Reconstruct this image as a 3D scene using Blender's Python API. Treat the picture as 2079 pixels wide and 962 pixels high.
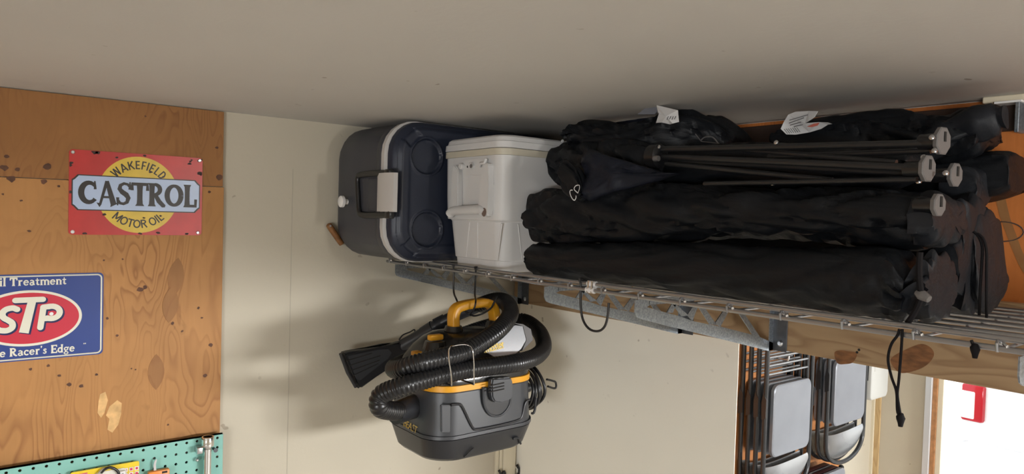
import bpy, bmesh, math, random
from mathutils import Vector, Matrix, noise
random.seed(4)
for o in list(bpy.data.objects):
    bpy.data.objects.remove(o, do_unlink=True)
scene = bpy.context.scene
COL = scene.collection
PI = math.pi

# ------------------------------------------------------------------ camera
# world: the room corner is the origin, the left wall is the plane y = 0 (x < 0),
# the right wall is the plane x = 0 (y < 0), z up from the floor.
EYE = 2.185
F_PX, HEAD, PITCH, ROLL = 1427.636, 0.9007798, -0.03014703, 0.0292497
PW, PH = 2079.0, 962.0
CAM = Vector((-1.6, -1.96086, EYE))
fw = Vector((math.cos(HEAD) * math.cos(PITCH), math.sin(HEAD) * math.cos(PITCH), math.sin(PITCH)))
_r = Vector((math.sin(HEAD), -math.cos(HEAD), 0))
_u = _r.cross(fw)
rt = _r * math.cos(ROLL) + _u * math.sin(ROLL)
up = -_r * math.sin(ROLL) + _u * math.cos(ROLL)
cd = bpy.data.cameras.new('camera')
cam = bpy.data.objects.new('camera', cd)
COL.objects.link(cam)
cd.sensor_fit = 'HORIZONTAL'
cd.sensor_width = 36.0
cd.lens = 36.0 * F_PX / PW
cd.clip_start = 0.02
M = Matrix((rt, up, -fw)).transposed().to_4x4()
M.translation = CAM
cam.matrix_world = M
scene.camera = cam

# ------------------------------------------------------------------ world, light, exposure
scene.view_settings.view_transform = 'Standard'
scene.view_settings.look = 'None'
scene.view_settings.gamma = 1.0
scene.view_settings.use_curve_mapping = False
scene.view_settings.exposure = 0.0

world = bpy.data.worlds.new('sky')
scene.world = world
world.use_nodes = True
wn = world.node_tree.nodes
bg = wn['Background']
bg.inputs['Color'].default_value = (0.93, 0.97, 1.0, 1)
bg.inputs['Strength'].default_value = 2.2

def area_light(name, loc, target, sx, sy, power, color=(1, 1, 1), portal=False):
    d = bpy.data.lights.new(name, 'AREA')
    d.shape = 'RECTANGLE'
    d.size, d.size_y = sx, sy
    d.energy = power
    d.color = color
    o = bpy.data.objects.new(name, d)
    COL.objects.link(o)
    o.location = loc
    o.rotation_euler = (Vector(target) - Vector(loc)).to_track_quat('-Z', 'Y').to_euler()
    if portal:
        d.cycles.is_portal = True
    return o

# small work lamp near the ceiling, out of view to the right
area_light('work_lamp', (-0.36, -2.7, 2.34), (-0.75, 0, 2.1), 0.10, 0.10, 6.5, (1.0, 0.97, 0.92))
# unseen area light added before the closed end wall, standing in for daylight
area_light('bay_end_fill', (1.3, -5.38, 1.74), (0.3, 0, 1.6), 2.2, 0.34, 265, (0.98, 0.985, 1.0))
# area light added before the closed back wall to brighten the right wall
area_light('back_fill', (-5.9, -4.0, 1.40), (0, -0.8, 1.4), 2.6, 0.6, 190, (0.96, 0.98, 1.0))
area_light('bay_door_portal', (2.99, -1.75, 1.05), (0, -1.75, 1.05), 2.9, 2.1, 1, portal=True)
# sun on the drive outside, coming over the roof
sd = bpy.data.lights.new('sun', 'SUN'); sd.energy = 8; sd.angle = 0.01; sd.color = (1.0, 0.95, 0.87)
so = bpy.data.objects.new('sun', sd); COL.objects.link(so); so.location = (-6, -8, 9)
so.rotation_euler = Vector((0.6, 0.45, -0.66)).to_track_quat('-Z', 'Y').to_euler()

# ------------------------------------------------------------------ pixel -> point helpers
def _ray(px, py):
    return fw * F_PX + rt * (px - PW / 2) - up * (py - PH / 2)
def at_x(px, py, X):
    d = _ray(px, py); return CAM + d * ((X - CAM.x) / d.x)
def at_y(px, py, Y):
    d = _ray(px, py); return CAM + d * ((Y - CAM.y) / d.y)
def at_z(px, py, Z):
    d = _ray(px, py); return CAM + d * ((Z - CAM.z) / d.z)

# ------------------------------------------------------------------ materials
def new_mat(name):
    m = bpy.data.materials.new(name)
    m.use_nodes = True
    return m, m.node_tree.nodes, m.node_tree.links, m.node_tree.nodes['Principled BSDF']

def plain(name, col, rough=0.5, metal=0.0, bump=0.0, bscale=200.0, vary=0.0, vscale=8.0, spec=0.5, coat=0.0, stretch=(1, 1, 1)):
    m, N, L, b = new_mat(name)
    b.inputs['Base Color'].default_value = (*col, 1)
    b.inputs['Roughness'].default_value = rough
    b.inputs['Metallic'].default_value = metal
    b.inputs['Specular IOR Level'].default_value = spec
    b.inputs['Coat Weight'].default_value = coat
    tc = N.new('ShaderNodeTexCoord')
    mp = N.new('ShaderNodeMapping'); mp.inputs['Scale'].default_value = stretch
    L.new(tc.outputs['Object'], mp.inputs['Vector'])
    if vary:
        n = N.new('ShaderNodeTexNoise'); n.inputs['Scale'].default_value = vscale; n.inputs['Detail'].default_value = 6
        L.new(mp.outputs['Vector'], n.inputs['Vector'])
        r = N.new('ShaderNodeValToRGB')
        r.color_ramp.elements[0].position = 0.3; r.color_ramp.elements[1].position = 0.7
        r.color_ramp.elements[0].color = (*[c * (1 - vary) for c in col], 1)
        r.color_ramp.elements[1].color = (*[min(1, c * (1 + vary)) for c in col], 1)
        L.new(n.outputs['Fac'], r.inputs['Fac']); L.new(r.outputs['Color'], b.inputs['Base Color'])
    if bump:
        n2 = N.new('ShaderNodeTexNoise'); n2.inputs['Scale'].default_value = bscale; n2.inputs['Detail'].default_value = 4
        L.new(mp.outputs['Vector'], n2.inputs['Vector'])
        bp = N.new('ShaderNodeBump'); bp.inputs['Strength'].default_value = bump; bp.inputs['Distance'].default_value = 0.002
        L.new(n2.outputs['Fac'], bp.inputs['Height']); L.new(bp.outputs['Normal'], b.inputs['Normal'])
    return m

def mixc(N, L, fac, a, b):
    x = N.new('ShaderNodeMix'); x.data_type = 'RGBA'
    L.new(fac, x.inputs[0])
    for sock, v in ((x.inputs[6], a), (x.inputs[7], b)):
        if isinstance(v, tuple): sock.default_value = (*v, 1)
        else: L.new(v, sock)
    return x.outputs[2]

def ramp(N, L, fac, p0, p1, c0=(0, 0, 0), c1=(1, 1, 1)):
    r = N.new('ShaderNodeValToRGB')
    r.color_ramp.elements[0].position = p0; r.color_ramp.elements[1].position = p1
    r.color_ramp.elements[0].color = (*c0, 1); r.color_ramp.elements[1].color = (*c1, 1)
    L.new(fac, r.inputs['Fac'])
    return r.outputs['Color']

def noise_tex(N, L, vec, scale, detail=4, dist=0.0, rough=0.5):
    n = N.new('ShaderNodeTexNoise')
    n.inputs['Scale'].default_value = scale; n.inputs['Detail'].default_value = detail
    n.inputs['Distortion'].default_value = dist; n.inputs['Roughness'].default_value = rough
    L.new(vec, n.inputs['Vector'])
    return n.outputs['Fac']

def mapped(N, L, scale, rot=(0, 0, 0), loc=(0, 0, 0)):
    tc = N.new('ShaderNodeTexCoord'); mp = N.new('ShaderNodeMapping')
    mp.inputs['Scale'].default_value = scale; mp.inputs['Rotation'].default_value = rot; mp.inputs['Location'].default_value = loc
    L.new(tc.outputs['Object'], mp.inputs['Vector'])
    return mp.outputs['Vector']

def painted_board(name, col, spot=(0.16, 0.11, 0.07), stain=(0.5, 0.42, 0.3), spots=0.5, thr=0.70):
    m, N, L, b = new_mat(name)
    v = mapped(N, L, (1, 1, 1))
    big = noise_tex(N, L, v, 1.7, 3)
    c = mixc(N, L, ramp(N, L, big, 0.35, 0.75), col, tuple(x * 0.93 for x in col))
    sp = ramp(N, L, noise_tex(N, L, v, 26, 2), thr, thr + 0.03)
    mask = ramp(N, L, noise_tex(N, L, v, 3.3, 2), 0.45, 0.6)
    mm = N.new('ShaderNodeMath'); mm.operation = 'MULTIPLY'; L.new(sp, mm.inputs[0]); L.new(mask, mm.inputs[1])
    m2 = N.new('ShaderNodeMath'); m2.operation = 'MULTIPLY'; L.new(mm.outputs[0], m2.inputs[0]); m2.inputs[1].default_value = spots
    c = mixc(N, L, m2.outputs[0], c, spot)
    L.new(c, b.inputs['Base Color'])
    b.inputs['Roughness'].default_value = 0.75
    b.inputs['Specular IOR Level'].default_value = 0.25
    bp = N.new('ShaderNodeBump'); bp.inputs['Strength'].default_value = 0.12; bp.inputs['Distance'].default_value = 0.003
    L.new(noise_tex(N, L, v, 90, 3), bp.inputs['Height']); L.new(bp.outputs['Normal'], b.inputs['Normal'])
    return m

def plywood(name, light, dark, scale=(1, 1, 1), seed=0.0, stainy=0.6):
    """rotary cut veneer: distorted vertical bands with cathedral loops, knots and stains"""
    m, N, L, b = new_mat(name)
    v = mapped(N, L, scale, loc=(seed, seed * 0.7, seed * 1.3))
    w = N.new('ShaderNodeTexNoise'); w.inputs['Scale'].default_value = 2.9; w.inputs['Detail'].default_value = 3; w.inputs['Distortion'].default_value = 0.5
    vv = mapped(N, L, (scale[0] * 2.2, scale[1] * 2.2, scale[2] * 0.55), loc=(seed, seed, seed))
    L.new(vv, w.inputs['Vector'])
    ml = N.new('ShaderNodeMath'); ml.operation = 'MULTIPLY'; ml.inputs[1].default_value = 24.0
    L.new(w.outputs['Fac'], ml.inputs[0])
    fr = N.new('ShaderNodeMath'); fr.operation = 'FRACT'; L.new(ml.outputs[0], fr.inputs[0])
    line = ramp(N, L, fr.outputs[0], 0.0, 1.0)
    line_r = N.new('ShaderNodeValToRGB')
    e = line_r.color_ramp.elements
    e[0].position = 0.0; e[0].color = (0, 0, 0, 1); e[1].position = 1.0; e[1].color = (0, 0, 0, 1)
    k = line_r.color_ramp.elements.new(0.86); k.color = (0.75, 0.75, 0.75, 1)
    k = line_r.color_ramp.elements.new(0.55); k.color = (0.12, 0.12, 0.12, 1)
    L.new(fr.outputs[0], line_r.inputs['Fac'])
    msk = ramp(N, L, noise_tex(N, L, v, 3.0, 3), 0.36, 0.66)
    mm = N.new('ShaderNodeMath'); mm.operation = 'MULTIPLY'; L.new(line_r.outputs['Color'], mm.inputs[0]); L.new(msk, mm.inputs[1])
    c = mixc(N, L, ramp(N, L, noise_tex(N, L, v, 5.5, 5, 1.0), 0.3, 0.75), light, tuple(x * 0.80 for x in light))
    c = mixc(N, L, mm.outputs[0], c, dark)
    fib = noise_tex(N, L, mapped(N, L, (scale[0] * 120, scale[1] * 120, scale[2] * 6)), 1.0, 3)
    fm = N.new('ShaderNodeMath'); fm.operation = 'MULTIPLY'; fm.inputs[1].default_value = 0.45; L.new(fib, fm.inputs[0])
    c = mixc(N, L, fm.outputs[0], c, tuple(x * 0.72 for x in light))
    st = ramp(N, L, noise_tex(N, L, v, 14, 4, 0.6), 0.66, 0.71)
    sm = ramp(N, L, noise_tex(N, L, v, 4.0, 2), 0.5, 0.62)
    s2 = N.new('ShaderNodeMath'); s2.operation = 'MULTIPLY'; L.new(st, s2.inputs[0]); L.new(sm, s2.inputs[1])
    s3 = N.new('ShaderNodeMath'); s3.operation = 'MULTIPLY'; s3.inputs[1].default_value = stainy; L.new(s2.outputs[0], s3.inputs[0])
    c = mixc(N, L, s3.outputs[0], c, tuple(x * 0.25 for x in dark))
    L.new(c, b.inputs['Base Color'])
    b.inputs['Roughness'].default_value = 0.55
    b.inputs['Specular IOR Level'].default_value = 0.3
    bp = N.new('ShaderNodeBump'); bp.inputs['Strength'].default_value = 0.15; bp.inputs['Distance'].default_value = 0.002
    L.new(fib, bp.inputs['Height']); L.new(bp.outputs['Normal'], b.inputs['Normal'])
    return m

def lumber(name, light, dark, along='y'):
    """sawn pine: long grain lines along one axis with a few cathedral figures and knots"""
    m, N, L, b = new_mat(name)
    s = (6, 1.1, 6) if along == 'y' else (6, 6, 1.1)
    v = mapped(N, L, s)
    w = noise_tex(N, L, v, 1.6, 2)
    ml = N.new('ShaderNodeMath'); ml.operation = 'MULTIPLY'; ml.inputs[1].default_value = 13.0; L.new(w, ml.inputs[0])
    fr = N.new('ShaderNodeMath'); fr.operation = 'FRACT'; L.new(ml.outputs[0], fr.inputs[0])
    line = N.new('ShaderNodeValToRGB'); e = line.color_ramp.elements
    e[0].position = 0; e[0].color = (0, 0, 0, 1); e[1].position = 1; e[1].color = (0, 0, 0, 1)
    k = e.new(0.8); k.color = (0.7, 0.7, 0.7, 1)
    k = e.new(0.4); k.color = (0.1, 0.1, 0.1, 1)
    L.new(fr.outputs[0], line.inputs['Fac'])
    c = mixc(N, L, line.outputs['Color'], light, dark)
    f = noise_tex(N, L, mapped(N, L, tuple(x * 30 for x in s)), 1.0, 2)
    fm = N.new('ShaderNodeMath'); fm.operation = 'MULTIPLY'; fm.inputs[1].default_value = 0.4; L.new(f, fm.inputs[0])
    c = mixc(N, L, fm.outputs[0], c, tuple(x * 0.75 for x in light))
    L.new(c, b.inputs['Base Color'])
    b.inputs['Roughness'].default_value = 0.6
    b.inputs['Specular IOR Level'].default_value = 0.3
    return m

def galvanised(name):
    m, N, L, b = new_mat(name)
    v = mapped(N, L, (1, 1, 1))
    vo = N.new('ShaderNodeTexVoronoi'); vo.inputs['Scale'].default_value = 260; L.new(v, vo.inputs['Vector'])
    c = mixc(N, L, ramp(N, L, noise_tex(N, L, v, 240, 3), 0.35, 0.65), (0.24, 0.275, 0.31), (0.37, 0.41, 0.45))
    L.new(c, b.inputs['Base Color'])
    b.inputs['Metallic'].default_value = 0.85
    rr = N.new('ShaderNodeMapRange'); rr.inputs['To Min'].default_value = 0.32; rr.inputs['To Max'].default_value = 0.55
    L.new(vo.outputs['Color'], rr.inputs['Value']); L.new(rr.outputs[0], b.inputs['Roughness'])
    bp = N.new('ShaderNodeBump'); bp.inputs['Strength'].default_value = 0.25; bp.inputs['Distance'].default_value = 0.001
    L.new(noise_tex(N, L, v, 300, 2), bp.inputs['Height']); L.new(bp.outputs['Normal'], b.inputs['Normal'])
    return m

def nylon(name, col=(0.0065, 0.0075, 0.0095), rough=0.45):
    m, N, L, b = new_mat(name)
    v = mapped(N, L, (1, 1, 1))
    c = mixc(N, L, noise_tex(N, L, v, 9, 4), tuple(x * 0.8 for x in col), tuple(x * 1.3 for x in col))
    L.new(c, b.inputs['Base Color'])
    b.inputs['Roughness'].default_value = rough
    b.inputs['Specular IOR Level'].default_value = 0.22
    h = N.new('ShaderNodeMath'); h.operation = 'ADD'
    a1 = noise_tex(N, L, mapped(N, L, (14, 5, 14)), 1.0, 3, 1.2)
    a2 = noise_tex(N, L, v, 700, 1)
    a3 = N.new('ShaderNodeMath'); a3.operation = 'MULTIPLY'; a3.inputs[1].default_value = 0.04; L.new(a2, a3.inputs[0])
    L.new(a1, h.inputs[0]); L.new(a3.outputs[0], h.inputs[1])
    bp = N.new('ShaderNodeBump'); bp.inputs['Strength'].default_value = 0.5; bp.inputs['Distance'].default_value = 0.012
    L.new(h.outputs[0], bp.inputs['Height']); L.new(bp.outputs['Normal'], b.inputs['Normal'])
    return m

MT = {}
MT['wall'] = painted_board('cream_drywall', (0.55, 0.50, 0.40))  # cream darkened to hold down the light on the left wall
MT['wall_lit'] = painted_board('lit_drywall', (0.94, 0.90, 0.80))  # same drywall lightened, stronger light on the right wall put into the colour
MT['ceiling'] = painted_board('ceiling_drywall', (0.60, 0.58, 0.54), thr=0.74, spots=0.6)
MT['floor'] = plain('concrete_floor', (0.50, 0.47, 0.43), 0.8, vary=0.15, vscale=3, bump=0.2, bscale=60)
MT['ply'] = plywood('orange_plywood', (0.50, 0.245, 0.083), (0.21, 0.072, 0.024))
MT['ply_upper'] = plywood('dark_plywood', (0.36, 0.165, 0.055), (0.13, 0.046, 0.018), seed=3.1, stainy=0.8)
MT['ply_right'] = plywood('red_plywood', (0.62, 0.20, 0.048), (0.36, 0.10, 0.026), seed=7.7, stainy=0.3)
MT['ply_bay'] = plywood('bay_plywood', (0.62, 0.26, 0.09), (0.36, 0.12, 0.04), seed=5.2, stainy=0.4)
MT['plug'] = plywood('plywood_plug', (0.36, 0.17, 0.06), (0.25, 0.10, 0.035), seed=9.3, stainy=0.0)
MT['torn'] = plain('torn_veneer', (0.68, 0.42, 0.18), 0.8, vary=0.25, vscale=40, bump=0.3, bscale=120)
MT['lumber'] = lumber('pine_lumber', (0.40, 0.27, 0.15), (0.22, 0.12, 0.06))
MT['lumber_pale'] = lumber('pale_pine', (0.60, 0.43, 0.22), (0.42, 0.26, 0.12), 'z')
MT['joint'] = plain('drywall_joint_line', (0.44, 0.40, 0.32), 0.8)
MT['plyknot'] = plain('dark_plywood_knot', (0.10, 0.042, 0.022), 0.7, vary=0.4, vscale=60)
MT['knot'] = plain('wood_knot', (0.20, 0.085, 0.032), 0.5, vary=0.4, vscale=40, stretch=(1, 1, 3))
MT['darkwood'] = plain('dark_stained_wood', (0.045, 0.022, 0.014), 0.6, vary=0.3, vscale=20)
MT['galv'] = galvanised('galvanised_steel')
MT['darksteel'] = plain('dark_steel_shaded_flange', (0.10, 0.105, 0.115), 0.45, 0.6, vary=0.15, vscale=60)  # bracket flange: galvanised steel with its shade put into the colour; also the dark knob
MT['wire'] = plain('grey_coated_wire', (0.36, 0.36, 0.37), 0.32, 0.85)
MT['chrome'] = plain('chrome', (0.80, 0.80, 0.80), 0.12, 1.0)
MT['bolt'] = plain('zinc_bolt', (0.62, 0.63, 0.65), 0.3, 1.0)
MT['blackwire'] = plain('black_coated_wire', (0.015, 0.015, 0.016), 0.4)
MT['nylon'] = nylon('black_nylon')
MT['nylon_paler'] = nylon('paler_black_nylon', (0.014, 0.0155, 0.019), 0.5)  # slightly paler black nylon for the bag ends
MT['nylon_navy'] = nylon('navy_black_nylon', (0.010, 0.012, 0.020), 0.5)
MT['cord'] = plain('black_cord', (0.006, 0.005, 0.006), 0.75, spec=0.2)
MT['blacktube'] = plain('black_enamel_tube', (0.016, 0.016, 0.017), 0.35)
MT['foot'] = plain('grey_plastic_foot', (0.13, 0.122, 0.118), 0.55)
MT['blackplastic'] = plain('black_plastic', (0.012, 0.012, 0.013), 0.32)
MT['vac_body'] = plain('charcoal_vacuum_plastic', (0.045, 0.048, 0.054), 0.36, bump=0.06, bscale=900)
MT['vac_dark'] = plain('dark_vacuum_plastic', (0.020, 0.021, 0.024), 0.35)
MT['vac_lid'] = plain('glossy_black_lid', (0.022, 0.021, 0.020), 0.22)
MT['hose'] = plain('black_hose_plastic', (0.010, 0.010, 0.011), 0.30)
MT['yellow'] = plain('yellow_plastic', (0.72, 0.33, 0.015), 0.35)
MT['orange'] = plain('orange_plastic', (0.85, 0.27, 0.04), 0.4)
MT['sticker'] = plain('silver_sticker', (0.50, 0.51, 0.52), 0.26, 1.0)
MT['gold'] = plain('gold_print', (0.62, 0.45, 0.12), 0.45, 0.3)
MT['cooler_blue'] = plain('slate_cooler_plastic', (0.044, 0.046, 0.056), 0.42, bump=0.10, bscale=500)
MT['lid_blue'] = plain('navy_lid_plastic', (0.014, 0.019, 0.036), 0.42, bump=0.10, bscale=500)
MT['rim'] = plain('grey_rim_plastic', (0.52, 0.50, 0.48), 0.45)
MT['white'] = plain('white_plastic', (0.80, 0.79, 0.78), 0.4)
MT['cooler_white'] = plain('offwhite_cooler_plastic', (0.62, 0.615, 0.61), 0.45, vary=0.03, vscale=6, bump=0.05, bscale=400)
MT['cooler_cream'] = plain('yellowed_liner_plastic', (0.54, 0.50, 0.40), 0.45)
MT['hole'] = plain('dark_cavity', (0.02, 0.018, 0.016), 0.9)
MT['pinhole'] = plain('rusty_cavity', (0.16, 0.11, 0.09), 0.8)
MT['peg'] = plain('turquoise_pegboard', (0.225, 0.50, 0.435), 0.45, bump=0.05, bscale=300)
MT['red'] = plain('red_sign_enamel', (0.52, 0.035, 0.032), 0.32, vary=0.14, vscale=14)
MT['sign_yellow'] = plain('yellow_sign_enamel', (0.72, 0.50, 0.055), 0.32, vary=0.12, vscale=25)
MT['paleblue'] = plain('pale_blue_sign_enamel', (0.46, 0.57, 0.78), 0.3, vary=0.06, vscale=20)
MT['ink'] = plain('black_sign_enamel', (0.022, 0.019, 0.018), 0.35)
MT['rust'] = plain('rust_chip', (0.055, 0.036, 0.032), 0.8, vary=0.4, vscale=90)
MT['navy'] = plain('navy_sign_enamel', (0.030, 0.060, 0.24), 0.28)
MT['navy_dark'] = plain('dark_navy_enamel', (0.012, 0.018, 0.085), 0.3)
MT['cream'] = plain('cream_sign_enamel', (0.74, 0.72, 0.60), 0.3)
MT['crimson'] = plain('crimson_sign_enamel', (0.55, 0.028, 0.055), 0.3)
MT['boxwhite'] = plain('white_box_plastic', (0.50, 0.50, 0.47), 0.45)
MT['maroon'] = plain('dark_maroon_enamel', (0.05, 0.018, 0.018), 0.35)
MT['tag'] = plain('white_fabric_tag', (0.66, 0.66, 0.66), 0.7)
MT['tag_grey'] = plain('blue_grey_fabric', (0.16, 0.17, 0.20), 0.7)
MT['print'] = plain('grey_print', (0.16, 0.16, 0.17), 0.7)
MT['redprint'] = plain('red_print', (0.55, 0.14, 0.10), 0.6)
MT['chair_seat'] = plain('light_grey_chair_enamel', (0.235, 0.25, 0.28), 0.38, metal=0.2, vary=0.06, vscale=6)
MT['chair_back'] = plain('grey_chair_enamel', (0.34, 0.35, 0.36), 0.26, metal=0.7)
MT['chair_tube'] = plain('dark_grey_chair_tube', (0.035, 0.037, 0.04), 0.25, metal=0.3)
MT['rubber'] = plain('black_rubber', (0.015, 0.015, 0.015), 0.6)
MT['pkg_yellow'] = plain('yellow_card', (0.80, 0.58, 0.02), 0.4)
MT['pink'] = plain('pink_print', (0.62, 0.14, 0.20), 0.4)
MT['pkgred'] = plain('red_square_print', (0.62, 0.03, 0.10), 0.4)
MT['blister'] = plain('clear_blister', (0.70, 0.68, 0.60), 0.2)
MT['brownleather'] = plain('brown_wooden_handle', (0.20, 0.085, 0.025), 0.5, vary=0.3, vscale=50)
MT['aluminium'] = plain('white_metal_track', (0.66, 0.68, 0.70), 0.35, 0.3)
MT['creamtrim'] = plain('cream_painted_trim', (0.70, 0.63, 0.48), 0.6)
MT['browntrim'] = plain('brown_wood_trim', (0.40, 0.19, 0.075), 0.6, vary=0.25, vscale=30)
MT['carpaint'] = plain('white_car_paint', (0.80, 0.80, 0.82), 0.25, coat=0.5)
MT['taillight'] = plain('red_tail_light', (0.40, 0.006, 0.016), 0.15)
MT['carglass'] = plain('dark_car_glass', (0.08, 0.085, 0.09), 0.08)
MT['drive'] = plain('pale_concrete_drive', (0.72, 0.70, 0.67), 0.9, vary=0.06, vscale=2)

# ------------------------------------------------------------------ object helpers
ORG = {}
def link(o): COL.objects.link(o); return o
def thing(name, label, cat, loc, group=None):
    o = bpy.data.objects.new(name, None)
    o.empty_display_size = 0.05
    o.location = loc
    link(o)
    o['label'] = label; o['category'] = cat
    if group: o['group'] = group
    ORG[o.name] = Vector(loc)
    return o
def obj(name, bm, mat, parent=None, smooth=True, label=None, angle=40):
    bmesh.ops.remove_doubles(bm, verts=bm.verts, dist=1e-6)
    bmesh.ops.recalc_face_normals(bm, faces=bm.faces)
    me = bpy.data.meshes.new(name)
    if parent is None:
        org = Vector((0, 0, 0))
    else:
        org = ORG[parent.name]
        bmesh.ops.translate(bm, verts=bm.verts, vec=-org)
    bm.to_mesh(me); bm.free()
    me.materials.append(mat if not isinstance(mat, str) else MT[mat])
    if smooth:
        for p in me.polygons: p.use_smooth = True
        me.set_sharp_from_angle(angle=math.radians(angle))
    o = bpy.data.objects.new(name, me)
    link(o)
    if parent is not None:
        o.parent = parent
        ORG[o.name] = org
    if label: o['label'] = label
    return o
def rebase(o, loc):
    """move the origin of a one-mesh thing to its base"""
    loc = Vector(loc); o.data.transform(Matrix.Translation(-loc)); o.location = loc; return o
def tag(o, label, cat, group=None):
    o['label'] = label; o['category'] = cat
    if group: o['group'] = group
    return o
def struct(name, bm, mat, smooth=False, parent=None):
    o = obj(name, bm, mat, parent, smooth)
    if parent is None:
        o['kind'] = 'structure'; ORG[o.name] = Vector((0, 0, 0))
    return o
def B(): return bmesh.new()

def box(bm, x0, x1, y0, y1, z0, z1, bevel=0.0, mtx=None, seg=2):
    r = bmesh.ops.create_cube(bm, size=1.0)
    vs = r['verts']
    for v in vs:
        v.co = Vector(((x0 + x1) / 2 + v.co.x * (x1 - x0), (y0 + y1) / 2 + v.co.y * (y1 - y0), (z0 + z1) / 2 + v.co.z * (z1 - z0)))
    if mtx is not None:
        for v in vs: v.co = mtx @ v.co
    if bevel > 0:
        es = list({e for v in vs for e in v.link_edges})
        bmesh.ops.bevel(bm, geom=es, offset=bevel, segments=seg, affect='EDGES', profile=0.5)
    return bm

def catmull(pts, n, closed=False):
    P = [Vector(p) for p in pts]
    out = []
    m = len(P)
    segs = m if closed else m - 1
    for i in range(segs):
        if closed:
            p0, p1, p2, p3 = P[(i - 1) % m], P[i], P[(i + 1) % m], P[(i + 2) % m]
        else:
            p1, p2 = P[i], P[i + 1]
            p0 = P[i - 1] if i > 0 else p1 * 2 - p2
            p3 = P[i + 2] if i + 2 < m else p2 * 2 - p1
        for k in range(n):
            t = k / n
            out.append(0.5 * ((2 * p1) + (-p0 + p2) * t + (2 * p0 - 5 * p1 + 4 * p2 - p3) * t * t + (-p0 + 3 * p1 - 3 * p2 + p3) * t ** 3))
    if not closed: out.append(P[-1])
    return out

def resample(pts, step):
    acc = [0.0]
    for a, b in zip(pts, pts[1:]): acc.append(acc[-1] + (b - a).length)
    n = max(2, int(acc[-1] / step))
    out = []; j = 0
    for i in range(n + 1):
        s = acc[-1] * i / n
        while j < len(acc) - 2 and acc[j + 1] < s: j += 1
        d = acc[j + 1] - acc[j]
        t = 0 if d < 1e-9 else (s - acc[j]) / d
        out.append(pts[j].lerp(pts[j + 1], t))
    return out

def tube(bm, pts, rad, seg=10, closed=False, cap=True):
    pts = [Vector(p) for p in pts]
    n = len(pts)
    rads = rad if isinstance(rad, (list, tuple)) else [rad] * n
    rings = []
    prev = None
    for i, p in enumerate(pts):
        if closed:
            t = (pts[(i + 1) % n] - pts[(i - 1) % n])
        elif i == 0: t = pts[1] - p
        elif i == n - 1: t = p - pts[i - 1]
        else: t = (pts[i + 1] - p).normalized() + (p - pts[i - 1]).normalized()
        t.normalize()
        if prev is None:
            a = Vector((0, 0, 1)) if abs(t.z) < 0.9 else Vector((1, 0, 0))
            nrm = a.cross(t).normalized()
        else:
            nrm = prev - t * prev.dot(t)
            if nrm.length < 1e-6: nrm = Vector((0, 0, 1)).cross(t)
            nrm.normalize()
        prev = nrm
        bi = t.cross(nrm)
        rings.append([bm.verts.new(p + (nrm * math.cos(2 * PI * k / seg) + bi * math.sin(2 * PI * k / seg)) * rads[i]) for k in range(seg)])
    m = n if closed else n - 1
    for i in range(m):
        a, b = rings[i], rings[(i + 1) % n]
        for k in range(seg):
            bm.faces.new((a[k], a[(k + 1) % seg], b[(k + 1) % seg], b[k]))
    if cap and not closed:
        bm.faces.new(rings[0][::-1]); bm.faces.new(rings[-1])
    return bm

def loft(bm, rings, cap0=True, cap1=True, closed=True):
    R = [[bm.verts.new(p) for p in r] for r in rings]
    n = len(R[0])
    for a, b in zip(R, R[1:]):
        for k in range(n if closed else n - 1):
            bm.faces.new((a[k], a[(k + 1) % n], b[(k + 1) % n], b[k]))
    if cap0: bm.faces.new(R[0][::-1])
    if cap1: bm.faces.new(R[-1])
    return R

def rrect(w0, w1, h0, h1, r, n=6):
    """rounded rectangle outline as (a, b) pairs"""
    out = []
    for cx, cy, a0 in ((w1 - r, h1 - r, 0), (w0 + r, h1 - r, 90), (w0 + r, h0 + r, 180), (w1 - r, h0 + r, 270)):
        for k in range(n + 1):
            a = math.radians(a0 + 90 * k / n)
            out.append((cx + r * math.cos(a), cy + r * math.sin(a)))
    return out

def prism(bm, poly, o, a, b, depth):
    """extrude a flat polygon given in (a, b) axes about o by the vector depth"""
    o, a, b, depth = Vector(o), Vector(a), Vector(b), Vector(depth)
    lo = [bm.verts.new(o + a * p[0] + b * p[1]) for p in poly]
    hi = [bm.verts.new(v.co + depth) for v in lo]
    n = len(poly)
    bm.faces.new(lo[::-1]); bm.faces.new(hi)
    for k in range(n): bm.faces.new((lo[k], lo[(k + 1) % n], hi[(k + 1) % n], hi[k]))
    return bm

def cyl(bm, p0, p1, r0, r1=None, seg=20):
    return tube(bm, [p0, p1], [r0, r0 if r1 is None else r1], seg)

def disc(bm, c, axis, r, h, seg=20, bev=0.0):
    c = Vector(c); axis = Vector(axis).normalized()
    if bev: return tube(bm, [c, c + axis * (h - bev), c + axis * h], [r, r, r - bev], seg)
    return tube(bm, [c, c + axis * h], [r, r], seg)

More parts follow.
